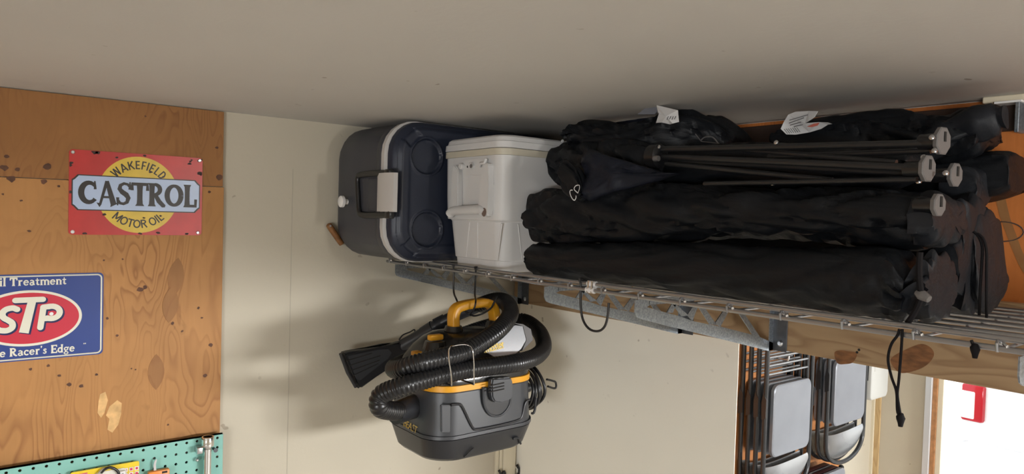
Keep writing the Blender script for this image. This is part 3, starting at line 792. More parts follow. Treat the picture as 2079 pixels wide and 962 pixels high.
# --- orange hook tool
YO = PY - 0.010
a, b_ = at_y(300, 957, YO), at_y(343, 953, YO)
t = thing('hook_knife', 'orange handled cutter with a grey upright blade hung on pegboard', 'cutter', ((a.x + b_.x) / 2, PY, a.z - .1))
bm = B(); box(bm, a.x, b_.x, YO - .010, YO + .006, a.z - .09, a.z, bevel=.003); obj('handle', bm, 'orange', t)
bm = B(); box(bm, b_.x - .018, b_.x - .006, YO - .0112, YO - .0098, a.z - .008, a.z - .003); obj('handle_slot', bm, 'hole', t, False)
bm = B(); bl = [(312, 957), (311, 944), (313, 936), (317, 930), (318, 933), (316, 942), (317, 956)]
prism(bm, [(at_y(*p, YO).x, at_y(*p, YO).z) for p in bl], (0, YO, 0), (1, 0, 0), (0, 0, 1), (0, -.003, 0)); obj('blade', bm, 'bolt', t, False)

# --- chrome socket bar
YW = PY - 0.022
s0 = at_y(422, 886, YW); s1 = at_y(421, 905, YW); h0 = at_y(421, 913, YW)
t = thing('socket_bar', 'chrome bar with a large hollow socket head hung at the pegboard corner', 'wrench', (s0.x, PY, s0.z - .2))
R0 = 0.0155
bm = B(); n = 24
prof = [(R0 * .99, s1.z), (R0, s1.z + .001), (R0, s0.z - .001), (R0 * .96, s0.z), (R0 * .76, s0.z), (R0 * .72, s0.z - .016), (0.001, s0.z - .016)]
loft(bm, [[Vector((s0.x + r * math.cos(2 * PI * k / n), YW + r * math.sin(2 * PI * k / n), z)) for k in range(n)] for r, z in prof]); obj('socket', bm, 'chrome', t)
bm = B(); cyl(bm, (s0.x, YW, s1.z - .008), (s0.x, YW, s1.z + .001), .0080, .0110, 18); obj('neck', bm, 'chrome', t)
bm = B(); cyl(bm, (s0.x, YW, s1.z - .19), (s0.x, YW, s1.z - .008), .0095, seg=20); obj('bar', bm, 'chrome', t)
def peg_hook(name, label, px, py, l, mat, kind='cyl'):
    c = at_y(px, py, PY - l)
    h = thing(name, label, 'hook', (c.x, PY, c.z))
    return h, c
h, c = peg_hook('peg_hook', 'grey metal peg clip left of the chrome bar', 406, 915, .02, 'bolt')
bm = B(); box(bm, c.x - .009, c.x + .0055, PY - .028, PY, c.z - .006, c.z + .010, bevel=.002); obj('clip', bm, 'bolt', h)
bm = B(); cyl(bm, (c.x, PY, c.z), (c.x, PY + .007, c.z), .003, seg=10); obj('prong', bm, 'bolt', h)
h, c = peg_hook('peg_hook', 'small dark peg knob right of the chrome bar', 438, 914, .02, 'bolt')
bm = B(); tube(bm, [(c.x, PY + .006, c.z), (c.x, PY - .014, c.z), (c.x, PY - .02, c.z)], [.003, .0042, .0058], 14); obj('knob', bm, 'darksteel', h)
h, c = peg_hook('peg_hook', 'shiny round peg stud below the grey clip', 401, 934, .012, 'bolt')
bm = B(); tube(bm, [(c.x, PY + .006, c.z), (c.x, PY - .006, c.z), (c.x, PY - .010, c.z), (c.x, PY - .013, c.z)], [.003, .0055, .0050, .0022], 14); obj('stud', bm, 'bolt', h)
# ================================================================== LEDGER, BRACKETS, WIRE SHELF
LX = -0.038
l_bot, l_top = EYE - 0.3045, EYE - 0.137
t = thing('ledger_board', 'long pine ledger board with a big dark knot carrying the wire shelf', 'board', (LX / 2, -1.3, l_bot))
bm = B(); box(bm, LX, -0.0085, -2.6, -0.012, l_bot, l_top, bevel=.002); obj('plank', bm, 'lumber', t, False)
for (pts) in (((1808, 735), (1815, 722), (1842, 708), (1870, 698), (1890, 706), (1896, 722), (1880, 742), (1852, 754), (1826, 756)), ((1694, 716), (1706, 711), (1722, 713), (1740, 717), (1732, 735), (1716, 739), (1700, 737))):
    bm = B(); P = [at_x(*p, LX - .0003) for p in pts]; P = catmull(P, 4, closed=True)
    bm.faces.new([bm.verts.new(p) for p in P]); obj('knot', bm, 'knot', t, False)
for p in ((1744, 710), (1740, 715), (1002, 579)):
    c = at_x(*p, LX - .0002); bm = B(); disc(bm, c, (-1, 0, 0), .003, .0003, 8); obj('nail_hole', bm, 'hole', t, False)

# bracket geometry read on the third bracket
BY = -1.025
def bp(zx, zy):
    p = at_y(1220 + zx * 420 / 2020, 540 + zy * 200 / 962, BY); return (p.x, p.z - EYE)
def build_bracket(y, label):
    t = thing('shelf_bracket', label, 'bracket', (LX, y, EYE - .31), 'brackets under the wire shelf')
    T = .0022
    def plate(polys, name, mat='galv'):
        bm = B()
        for poly in polys: prism(bm, poly, (0, y + T / 2, EYE), (1, 0, 0), (0, 0, 1), (0, -T, 0))
        return obj(name, bm, mat, t, False)
    zt = -.1595
    lower = [(-.5435, zt), (-.5435, -.184), (-.538, -.1935), (-.526, -.1985), (-.060, -.3075), (LX - .002, -.3075), (LX - .002, -.290)]
    # upper edge of the lower web, from the wall back to the nose
    up_e = [bp(1545, 690), bp(1470, 668), bp(1165, 590), bp(1055, 570), bp(890, 535), bp(770, 490), bp(640, 455), bp(445, 400), bp(470, 384)]
    plate([lower + up_e + [(-.500, zt - .0125), (-.500, zt)]], 'web')
    plate([[(-.502, zt), (-.502, zt - .0125), (LX - .002, zt - .009), (LX - .002, zt)]], 'top_rail')
    st = [((640, 455), (700, 455), (735, 360), (695, 360)), ((700, 375), (735, 375), (850, 480), (790, 492)), ((842, 478), (890, 535), (945, 395), (895, 395)), ((955, 405), (1010, 405), (1130, 575), (1060, 570)), ((1110, 560), (1165, 590), (1245, 440), (1190, 440)), ((1340, 455), (1395, 460), (1550, 690), (1480, 672))]
    for q in st:
        P = [bp(*p) for p in q]
        P = [(a, min(b, zt - .001)) for a, b in P]
        plate([P], 'strut')
    plate([[(LX - .020, zt), (LX - .020, -.3075), (LX - .002, -.3075), (LX - .002, zt)]], 'wall_leg')
    bm = B(); box(bm, LX - .003, LX - .0003, y - .037, y + T / 2, EYE - .3075, EYE - .163, bevel=.001); obj('flange', bm, 'darksteel', t, False)  # flange given a darker steel in place of shade
    for z in (-.184, -.288):
        bm = B(); tube(bm, [(LX - .003, y - .020, EYE + z), (LX - .005, y - .020, EYE + z), (LX - .0075, y - .020, EYE + z)], [.0075, .0075, .0045], 14); bl = obj('bolt', bm, 'bolt', t)
    return t
for y, lb in ((-.056, 'galvanised shelf bracket by the corner under the coolers'), (-.752, 'galvanised shelf bracket in the middle, partly behind the next one'), (-1.025, 'galvanised shelf bracket nearest the folding chairs'), (-1.668, 'galvanised shelf bracket cut off at the right edge of the photo')):
    build_bracket(y, lb)

DZ = EYE - 0.148            # deck wire centres
WR = 0.0033
XS = [-.046 - .0628 * k for k in range(8)]
FX, FTZ, FLZ = -.552, EYE - .1385, EYE - .1515
def build_shelf(y0, y1, label):
    t = thing('wire_shelf', label, 'shelf', (-.3, (y0 + y1) / 2, EYE - .157), 'wire shelf sections')
    for X in XS:
        bm = B(); cyl(bm, (X, y0, DZ), (X, y1, DZ), WR, seg=8); obj('long_wire', bm, 'wire', t)
    bm = B(); cyl(bm, (FX + .004, y0, FTZ), (FX + .004, y1, FTZ), .0042, seg=10); obj('front_wire', bm, 'wire', t)
    bm = B(); cyl(bm, (FX, y0, FLZ), (FX, y1, FLZ), .0042, seg=10); obj('front_wire', bm, 'wire', t)
    k = 0
    y = -.392 + .1004 * 3.5
    while y > y1 + .01:
        if y < y0 - .01:
            bm = B()
            zc = DZ - WR - .0022
            tube(bm, [(-.043, y, zc), (-.520, y, zc), (-.538, y, zc + .003), (FX - .001, y, FTZ - .0035), (FX - .0045, y, (FTZ + FLZ) / 2), (FX - .002, y, FLZ - .004)], .0024, 8); obj('cross_wire', bm, 'wire', t)
            # slanted wire end, its highlight put in as a chrome tube
            bm = B(); tube(bm, [(FX + .0035, y - .002, FTZ - .0042), (FX - .0045, y - .012, FLZ + .0045)], .0023, 8); obj('bright_wire_end', bm, 'chrome', t)
        y -= .1004
    return t
build_shelf(-.02, -.906, 'grey wire shelf section carrying the two coolers')
build_shelf(-.914, -2.6, 'grey wire shelf section carrying the black bags')
t = thing('shelf_coupler', 'small white clip joining the two wire shelf sections', 'clip', (FX, -.910, FLZ - .008))
for z in (FTZ, FLZ):
    xx = FX + (.004 if z == FTZ else 0)
    bm = B(); cyl(bm, (xx, -.922, z), (xx, -.898, z), .0064, seg=12); obj('sleeve', bm, 'white', t)
for yy in (-.916, -.904):
    bm = B(); cyl(bm, (FX - .004, yy, FLZ - .006), (FX - .002, yy, FTZ + .007), .0026, seg=8); obj('pin', bm, 'chrome', t)

# ================================================================== BLUE COOLER lying on its back, lid to the right
CZ0, CZ1 = EYE - .1355, EYE + .250
XF, XB = -.705, -.055
t = thing('drink_cooler', 'dark slate cooler lying on its side with a light rim and navy lid', 'cooler', (-.38, -.15, CZ0))
def ring_xz(y, xf, xb, z0, z1, r, n=5, lead=None):
    # softly chamfered corners
    pts = rrect(xf, xb, z0, z1, r, n)
    return [Vector((a, y, b)) for a, b in pts]
bm = B()
body = [(-.004, .008, .030), (-.0135, -.010, .012), (-.040, -.018, .006), (-.12, -.010, .004), (-.230, .000, .004), (-.236, -.003, .003), (-.256, -.003, .002), (-.2595, -.001, .003)]
loft(bm, [ring_xz(y, XF + i, XB - i, CZ0 + j, CZ1 - j, .088, 6) for y, i, j in body]); obj('body', bm, 'cooler_blue', t, angle=28)
bm = B(); rimp = [(-.2595, .016, .012), (-.2605, -.008, 0), (-.276, -.008, 0), (-.2775, .006, .010)]
loft(bm, [ring_xz(y, XF + i + .006, XB - i, CZ0 + j, CZ1 - j, .094, 6) for y, i, j in rimp]); obj('rim', bm, 'rim', t, angle=28)
bm = B(); lp = [(-.2778, .002, .002), (-.292, .004, .003), (-.298, .008, .006), (-.3055, .017, .014)]
rings = [ring_xz(y, XF + i + .006, XB - i, CZ0 + j, CZ1 - j, .092, 6) for y, i, j in lp]
loft(bm, rings, cap1=False)
lid = obj('lid', bm, 'lid_blue', t, angle=28)
# lid top: a height field with two round cup holders and a sunken panel
c1, c2 = at_y(868, 318, -.314), at_y(868, 466, -.314)
GX0, GX1, GZ0, GZ1 = XF + .021, XB - .015, CZ0 + .0135, CZ1 - .0135
def sm(a, b, x):
    k = min(1, max(0, (x - a) / (b - a))); return k * k * (3 - 2 * k)
def sd_rr(x, z, x0, x1, z0, z1, r):
    dx = abs(x - (x0 + x1) / 2) - ((x1 - x0) / 2 - r); dz = abs(z - (z0 + z1) / 2) - ((z1 - z0) / 2 - r)
    return math.hypot(max(dx, 0), max(dz, 0)) + min(max(dx, dz), 0) - r
def lid_h(x, z):
    e = -sd_rr(x, z, GX0, GX1, GZ0, GZ1, .082)
    h = .0095 * sm(0, .013, e)
    h -= .0035 * sm(.030, .040, e)
    for c in (c1, c2):
        for mx in (c.x, XF + XB - c.x):
            d = math.hypot(x - mx, z - c.z)
            h += .0028 * (sm(.060, .056, d) if False else (1 - sm(.051, .055, d))) - .010 * (1 - sm(.0445, .0485, d))
    # finger notches running from the cup holders to the corners
    for c, sz in ((c1, 1), (c2, -1)):
        ux, uz = -.70, .72 * sz
        a = (x - c.x) * ux + (z - c.z) * uz; b = (x - c.x) * uz - (z - c.z) * ux
        h -= .006 * sm(.050, .056, a) * (1 - sm(.088, .094, a)) * (1 - sm(.020, .025, abs(b)))
    return h
bm = B(); NXg, NZg = 210, 140
vs = {}
for i in range(NXg + 1):
    for j in range(NZg + 1):
        x = GX0 + (GX1 - GX0) * i / NXg; z = GZ0 + (GZ1 - GZ0) * j / NZg
        if sd_rr(x, z, GX0, GX1, GZ0, GZ1, .082) > .0015: continue
        vs[i, j] = bm.verts.new((x, -.3053 - lid_h(x, z), z))
for i in range(NXg):
    for j in range(NZg):
        q = [vs.get(k) for k in ((i, j), (i + 1, j), (i + 1, j + 1), (i, j + 1))]
        if all(q): bm.faces.new(q)
obj('lid_panel', bm, 'lid_blue', t, angle=60)
# swing handle and latch
HXp = XF - .012
hp = [at_x(*p, HXp) for p in ((790, 351), (760, 352), (733, 355), (726, 362), (727, 395), (729, 428), (736, 436), (760, 437), (790, 436))]
bm = B(); tube(bm, resample(catmull(hp, 5), .004), .0085, 12); 
for v in bm.verts: v.co.x = HXp + (v.co.x - HXp) * .8
obj('handle', bm, 'blackplastic', t, label='black swing handle')
for p in ((789, 351), (790, 436)):
    c = at_x(*p, HXp); bm = B(); box(bm, XF - .020, XF - .002, c.y - .013, c.y + .012, c.z - .010, c.z + .010, bevel=.004); obj('handle_hinge', bm, 'blackplastic', t)
a, b_ = at_x(766, 352, XF - .015), at_x(797, 430, XF - .015)
bm = B(); n = 8
loft(bm, [[Vector((XF - .006 - .016 * math.sin(PI * (.12 + .76 * k / n)) ** .7, a.y + (b_.y - a.y) * k / n, z)) for k in range(n + 1)] + [Vector((XF - .002, a.y + (b_.y - a.y) * k / n, z)) for k in range(n, -1, -1)] for z in (b_.z, b_.z + .003, a.z - .003, a.z)]); obj('latch', bm, 'rim', t, angle=50, label='light grey latch')
bm = B(); za, zb = at_x(740, 428, XF).z, at_x(740, 362, XF).z
ya, yb = at_x(738, 395, XF).y, at_x(768, 395, XF).y
box(bm, XF - .0035, XF + .01, yb, ya, za, zb, bevel=.002); obj('grip_recess', bm, 'cooler_blue', t)
# drain spigot
c = at_x(692, 409, XF - .03)
c = Vector((XF - .001, at_x(694, 409, XF - .03).y, c.z))
bm = B(); tube(bm, [(c.x, c.y, c.z), (c.x - .010, c.y, c.z), (c.x - .012, c.y, c.z), (c.x - .024, c.y, c.z), (c.x - .025, c.y, c.z), (c.x - .033, c.y, c.z), (c.x - .035, c.y, c.z)], [.015, .015, .008, .008, .0165, .0165, .014], 20); obj('drain_spout', bm, 'white', t, label='white drain spout')

# brown wooden handle peeping out behind the cooler
p0, p1 = at_y(667, 456, -.012), at_y(690, 490, -.012)
t = thing('wooden_handle', 'brown wooden handle poking out behind the slate cooler', 'handle', (p1.x, -.018, CZ0))
d = (p1 - p0).normalized()
bm = B(); tube(bm, [p0 - d * .003, p0, p0 + d * .012, p1, p1 + d * .01], [.004, .0085, .0095, .0085, .008], 12); obj('grip', bm, 'brownleather', t)
bm = B(); disc(bm, p0 + d * .004 + Vector((0, -.0085, 0)), (0, -1, 0), .003, .001, 10); obj('rivet', bm, 'bolt', t)

# ================================================================== WHITE COOLER
WXF, WXB, WY0, WY1 = -.552, -.085, -.592, -.3185     # near end, far end, right side, left side at the top
t = thing('picnic_cooler', 'off-white upright cooler with a bail handle, between slate cooler and bags', 'cooler', (-.31, -.47, EYE - .1446))
def wring(z, inset, r=.036, n=6):
    return [Vector((a, b, z)) for a, b in rrect(WXF + inset, WXB - inset, WY0 + inset, WY1 - inset * .6, r, n)]
zb = EYE - .1446
zbk = EYE - .014
bm = B()
loft(bm, [wring(zb, .036), wring(zb + .003, .032), wring(zb + .028, .029), wring(zb + .030, .026), wring(zbk - .004, .0155), wring(zbk, .0125), wring(zbk + .001, .006), wring(zbk + .004, .005), wring(EYE + .05, .003), wring(EYE + .150, .001)])
obj('body', bm, 'cooler_white', t, angle=28)
bm = B(); loft(bm, [wring(EYE + .150, .004), wring(EYE + .1505, -.003), wring(EYE + .1665, -.003), wring(EYE + .167, .006)]); obj('liner_band', bm, 'cooler_cream', t, angle=28, label='yellowed band below the lid')
bm = B(); loft(bm, [wring(EYE + .1675, .008), wring(EYE + .168, -.003), wring(EYE + .1695, -.004), wring(EYE + .1840, -.003), wring(EYE + .1855, .001), wring(EYE + .187, .0015), wring(EYE + .196, .004), wring(EYE + .2005, .010), wring(EYE + .2015, .03)]); obj('lid', bm, 'cooler_white', t, angle=28)
# tapered ribs of the lower part
def rib(px, top, bot, w=.005):
    a, b_ = at_x(*top, WXF + .012), at_x(*bot, WXF + .024)
    bm = B(); tube(bm, [Vector((WXF + .0165, a.y, zbk - .006)), Vector((WXF + .026, b_.y, zb + .031))], [.0028, .0012], 8); obj('rib', bm, 'cooler_white', t)
for top, bot in (((951, 447), (945, 525)), ((967, 447), (969, 525)), ((1016, 449), (1009, 529))): rib(0, top, bot)
for px, pb in ((1054, 1061),):
    a, b_ = at_y(px, 450, WY0 + .012), at_y(pb, 530, WY0 + .024)
    bm = B(); tube(bm, [Vector((a.x, WY0 + .0165, zbk - .006)), Vector((b_.x, WY0 + .026, zb + .031))], [.0026, .0012], 8); obj('rib', bm, 'cooler_white', t)
# bail handle on the near end
WH = WXF - .008
zx = lambda x, y: at_x(900 + x * 160 / 770, 260 + y * 200 / 962, WH)
p = [zx(178, 305), zx(408, 295), zx(408, 452), zx(178, 462)]
bm = B(); prism(bm, [(q.y, q.z) for q in p], (WXF + .004, 0, 0), (0, 1, 0), (0, 0, 1), (-.007, 0, 0)); obj('handle_plate', bm, 'cooler_white', t, False)
for q in ((178, 375), (272, 370)):
    c = zx(*q); bm = B(); tube(bm, [(WXF + .003, c.y, c.z), (WXF - .012, c.y, c.z), (WXF - .014, c.y, c.z)], [.0085, .008, .006], 18); obj('boss', bm, 'cooler_white', t)
c = zx(222, 376); bm = B(); disc(bm, (WXF - .0028, c.y, c.z), (-1, 0, 0), .0028, .0012, 10); obj('peg_hole', bm, 'hole', t)
c = zx(290, 372); bm = B(); disc(bm, (WXF - .0142, c.y, c.z), (-1, 0, 0), .0052, .0006, 14); obj('boss_face', bm, 'foot', t)
def arm(q, name):
    P = [zx(*k) for k in q]
    bm = B(); prism(bm, [(v.y, v.z) for v in P], (WXF + .004, 0, 0), (0, 1, 0), (0, 0, 1), (-.018, 0, 0)); bmesh.ops.bevel(bm, geom=list(bm.edges), offset=.0025, segments=2, affect='EDGES'); return obj(name, bm, 'cooler_white', t, angle=50)
arm([(110, 372), (128, 358), (158, 400), (156, 775), (82, 790), (100, 480)], 'handle_arm')
arm([(398, 352), (432, 338), (458, 352), (462, 560), (450, 800), (448, 850), (415, 872), (378, 845), (352, 800), (378, 560)], 'handle_arm')
c = zx(418, 822); bm = B(); disc(bm, (WXF - .0142, c.y, c.z), (-1, 0, 0), .0095, .0008, 20); 
for v in bm.verts: v.co.z = c.z + (v.co.z - c.z) * 1.15
obj('arm_hole', bm, 'pinhole', t)
bm = B(); pts = [zx(x, y) for x, y in ((70, 838), (110, 808), (250, 800), (370, 798), (400, 828))]
tube(bm, resample(catmull([Vector((WXF - .010, v.y, v.z)) for v in pts], 6), .006), .0125, 12); obj('handle_grip', bm, 'cooler_white', t)
a, b_ = zx(375, 340), zx(425, 295)
bm = B(); tube(bm, [Vector((WXF - .006, zx(352, 375).y, zx(352, 375).z)), Vector((WXF - .010, zx(372, 345).y, zx(372, 345).z)), Vector((WXF - .010, zx(412, 340).y, zx(412, 340).z)), Vector((WXF - .008, zx(418, 300).y, zx(418, 300).z))], .0042, 10); obj('handle_clip', bm, 'cooler_white', t)
c = at_y(1145, 286, WY0 - .004); bm = B(); disc(bm, Vector((c.x, WY0 + .003, c.z)), (0, -1, 0), .004, .002, 12); obj('hinge_screw', bm, 'white', t)

# ================================================================== VACUUM CLEANER hanging by its handle from two bent wires
VX0, VX1, VY0, VY1 = -.662, -.325, -.492, -.232
VZ = EYE - .635
t = thing('shop_vacuum', 'black and yellow shop vacuum with wrapped hose hanging below the shelf', 'vacuum', ((VX0 + VX1) / 2, (VY0 + VY1) / 2, VZ))
cxv, cyv = (VX0 + VX1) / 2, (VY0 + VY1) / 2
def vring(z, inset, r=.062, n=7):
    out = []
    for a, b in rrect(VX0 + inset, VX1 - inset, VY0 + inset, VY1 - inset, r, n):
        out.append(Vector((a, b, z)))
    # slightly bowed sides
    for v in out:
        v.y += -.010 * (1 - ((v.x - cxv) / .17) ** 2) * (1 if v.y < cyv else -1)
        v.x += -.008 * (1 - ((v.y - cyv) / .13) ** 2) * (1 if v.x < cxv else -1)
    return out
bm = B(); loft(bm, [vring(VZ, .030), vring(VZ + .002, .022), vring(VZ + .010, .014), vring(VZ + .058, .000), vring(VZ + .062, -.001)]); obj('base_tub', bm, 'vac_dark', t, angle=28)
bm = B(); loft(bm, [vring(VZ + .0625, .0035), vring(VZ + .064, .0035), vring(VZ + .0645, -.0025), vring(VZ + .073, -.002), vring(VZ + .0735, .002), vring(VZ + .180, .007), vring(VZ + .183, .009)]); tank = obj('tank', bm, 'vac_body', t, angle=28)
bm = B(); loft(bm, [vring(VZ + .1832, .006), vring(VZ + .184, .0035), vring(VZ + .199, .0035), vring(VZ + .2000, .007)]); obj('yellow_band', bm, 'yellow', t, angle=28)
bm = B(); loft(bm, [vring(VZ + .2003, .007), vring(VZ + .212, .006), vring(VZ + .225, .010, .07), vring(VZ + .250, .020, .075), vring(VZ + .278, .036, .08), vring(VZ + .300, .058, .07), vring(VZ + .313, .085, .042), vring(VZ + .318, .110, .018)]); lid_v = obj('motor_lid', bm, 'vac_lid', t, angle=50)
FY = VY0 - .0085
def fy(px, py, off=0.0):
    p = at_y(px, py, VY0 + .004)
    p.z = max(p.z, VZ + .010)
    y = VY0 + .0045 - .010 * (1 - ((p.x - cxv) / .17) ** 2) - off
    if p.z < VZ + .062: y += -.0055 + .017 * max(0, (VZ + .060 - p.z) / .060)
    return Vector((p.x, y, p.z))
# moulded grooves and ribs on the tank
def groove(px, rad=.0035, name='groove', mat='vac_dark', off=.0012):
    bm = B(); tube(bm, resample(catmull([fy(x, y, off) for x, y in px], 4), .004), rad, 8); return obj(name, bm, mat, t)
c_ = lambda x, y: (780 + x * 360 / 1560, 740 + y * 222 / 962)
groove([c_(x, y) for x, y in ((578, 352), (610, 345), (645, 343), (662, 350), (690, 400), (735, 500), (765, 552), (790, 562), (900, 545), (1060, 510), (1170, 478), (1200, 440), (1225, 345), (1245, 315), (1270, 305))])
groove([c_(x, y) for x, y in ((1335, 290), (1327, 330), (1322, 390), (1308, 425), (1292, 425))])
groove([c_(x, y) for x, y in ((700, 842), (725, 790), (750, 752), (775, 728))], .002)
groove([c_(x, y) for x, y in ((1120, 645), (1165, 640), (1188, 665), (1205, 712))], .003)
a, b_ = fy(*c_(575, 352)), fy(*c_(572, 592))
a2 = fy(*c_(490, 350)); b2 = fy(*c_(492, 590))
bm = B(); prism(bm, [(a2.x, a2.z), (b2.x, b2.z), (b_.x, b_.z), (a.x, a.z)], (0, (a.y + a2.y) / 2 + .004, 0), (1, 0, 0), (0, 0, 1), (0, -.0075, 0)); bmesh.ops.bevel(bm, geom=list(bm.edges), offset=.002, segments=2, affect='EDGES'); obj('tank_rib', bm, 'vac_body', t, angle=50)
# latch in its half round well
w = [fy(*c_(x, y), .0012) for x, y in ((850, 190), (852, 300), (868, 370), (905, 425), (960, 445), (1015, 430), (1065, 380), (1090, 320), (1098, 210))]
bm = B(); w2 = [fy(*c_(x, y), .0008) for x, y in ((850, 190), (852, 300), (868, 370), (905, 425), (960, 445), (1015, 430), (1065, 380), (1090, 320), (1098, 210))]
w2 = catmull(w2, 4); bm.faces.new([bm.verts.new(v) for v in w2]); obj('latch_well', bm, 'vac_dark', t, False)
bm = B(); tube(bm, resample(catmull(w, 5), .003), .0032, 8); obj('well_rim', bm, 'vac_body', t)
lt = [c_(x, y) for x, y in ((900, 105), (1066, 95), (1085, 150), (1083, 260), (1060, 295), (985, 322), (920, 312), (897, 270), (892, 160))]
bm = B(); P = [fy(*q, 0) for q in lt]; ym = min(v.y for v in P)
prism(bm, [(v.x, v.z) for v in P], (0, ym + .003, 0), (1, 0, 0), (0, 0, 1), (0, -.020, 0)); bmesh.ops.bevel(bm, geom=list(bm.edges), offset=.004, segments=3, affect='EDGES'); latch = obj('latch', bm, 'vac_body', t, angle=50)
for (x0, y0, x1, y1) in ((915, 190, 1055, 160), (915, 217, 1055, 187), (915, 244, 1055, 214)):
    bm = B(); A_, B_ = at_y(*c_(x0, y0), ym - .018), at_y(*c_(x1, y1), ym - .018); tube(bm, [A_, B_], .0016, 8); obj('grip_line', bm, 'hole', latch)
bm = B(); tube(bm, [at_y(*c_(x, y), ym - .017) for x, y in ((920, 140), (945, 125), (975, 130), (1010, 115), (1050, 118))], .0013, 6); obj('grip_line', bm, 'hole', latch)
# gold script on the left rounded corner
A_ = math.radians(64)
c = at_y(836, 866, VY0 + .035)
ex, ez, ey = Vector((math.cos(A_), -math.sin(A_), -.05)), Vector((.08, -.0, .99)), Vector((-math.sin(A_), -math.cos(A_), 0))
ctr = at_x(838, 869, VX0 + .004)
from mathutils.bvhtree import BVHTree
bvh = BVHTree.FromPolygons([v.co + ORG[t.name] for v in tank.data.vertices], [list(p.vertices) for p in tank.data.polygons])
def on_tank(u, v, l):
    q = ctr + ex * u + ez * v
    h = bvh.ray_cast(q + ey * .08, -ey)[0]
    return (h if h is not None else q) + ey * (.0016 + l)
bm = B(); line_of(bm, 'BEAST', GP, .0165, on_tank, .0004, track=-.02, center=True, squeeze=1.05); obj('gold_script', bm, 'gold', t, False)
# hose inlet on the left end
ip = at_x(843, 824, VX0 + .002)
bm = B(); tube(bm, [ip + Vector((.01, 0, 0)), ip + Vector((-.012, 0, -.001)), ip + Vector((-.013, 0, -.001)), ip + Vector((-.028, -.004, -.002)), ip + Vector((-.045, -.010, -.003))], [.032, .030, .028, .028, .027], 24); obj('hose_inlet', bm, 'vac_dark', t)
# handle
hy = cyv - .008
HP = [at_y(x, y, hy) for x, y in ((921, 664), (921, 640), (927, 626), (945, 619), (970, 615), (988, 615), (1000, 624), (1004, 640), (1005, 652))]
rp = resample(catmull(HP, 6), .004)
bm = B()
rings = []
for i, p in enumerate(rp):
    tt = (rp[min(i + 1, len(rp) - 1)] - rp[max(i - 1, 0)]).normalized()
    nn = Vector((-tt.z, 0, tt.x))
    rings.append([p + nn * a + Vector((0, b, 0)) for a, b in rrect(-.0125, .0125, -.017, .017, .007, 3)])
loft(bm, rings); obj('handle', bm, 'yellow', t, angle=50)
for q, dz in ((HP[0], .010), (HP[-1], .006)):
    bm = B(); tube(bm, [q + Vector((0, 0, -.030)), q + Vector((0, 0, -.006)), q + Vector((0, 0, .004))], [.030, .026, .022], 20); obj('handle_socket', bm, 'vac_lid', t)
# yellow switch and catch on the lid
p = at_y(884, 684, cyv - .055)
bm = B(); box(bm, p.x - .020, p.x + .020, p.y - .010, p.y + .010, p.z - .008, p.z + .007, bevel=.004); obj('switch', bm, 'yellow', t)
bm = B(); tube(bm, [p + Vector((0, 0, -.030)), p + Vector((0, 0, -.010))], [.033, .027], 18); obj('switch_housing', bm, 'vac_lid', t)
p = at_y(846, 719, cyv - .02)
bm = B(); box(bm, p.x - .012, p.x + .012, p.y - .012, p.y + .012, p.z - .012, p.z + .009, bevel=.004); obj('catch', bm, 'yellow', t)
p = at_y(832, 772, VY0 + .06)
bm = B(); box(bm, VX0 - .004, VX0 + .014, p.y - .02, p.y + .02, p.z - .010, p.z + .008, bevel=.003); obj('side_catch', bm, 'yellow', t)
# silver sticker and maker's word on the lid's right front
q = [at_y(x, y, VY0 + .052) for x, y in ((985, 724), (1040, 721), (1056, 708), (1066, 690), (1060, 664), (1040, 664), (1010, 690))]
SN = Vector((-.15, -.95, .25)).normalized()
cq = sum(q, Vector()) / len(q)
ctr_s = Vector((cq.x, VY0 + .010, cq.z))
def on_s(px, py, l=0.0):
    d = _ray(px, py); s = (ctr_s + SN * l - CAM).dot(SN) / d.dot(SN); return CAM + d * s
sp = [on_s(x, y) for x, y in ((972, 728), (1042, 722), (1058, 708), (1068, 690), (1061, 662), (1046, 660), (1020, 676), (990, 705))]
bm = B(); lo = [bm.verts.new(v) for v in sp]; hi = [bm.verts.new(v - SN * .05) for v in sp]
bm.faces.new(lo); bm.faces.new(hi[::-1])
for k in range(len(sp)): bm.faces.new((lo[k], hi[k], hi[(k + 1) % len(sp)], lo[(k + 1) % len(sp)]))
stk = obj('badge', bm, 'sticker', t, False, label='mirror silver badge with gold lettering')
o0, o1 = on_s(966, 722, .0006), on_s(1056, 697, .0006)
eu = (o1 - o0).normalized(); ev = SN.cross(eu)
bm = B(); line_of(bm, 'vacmaster', GP, .024, lambda u, v, l: o0 + eu * u + ev * v + SN * l, .0004, track=-.04, squeeze=.78); obj('gold_lettering', bm, 'gold', stk, False)
bm = B(); rr_ = [on_s(x, y, -.006) for x, y in ((1040, 655), (1062, 658), (1078, 668), (1082, 690), (1072, 700), (1060, 712), (1069, 690), (1062, 662))]
lo = [bm.verts.new(v) for v in rr_]; hi = [bm.verts.new(v - SN * .06) for v in rr_]
bm.faces.new(lo); bm.faces.new(hi[::-1])
for k in range(len(rr_)): bm.faces.new((lo[k], hi[k], hi[(k + 1) % len(rr_)], lo[(k + 1) % len(rr_)]))
obj('badge_bezel', bm, 'foot', t, False)
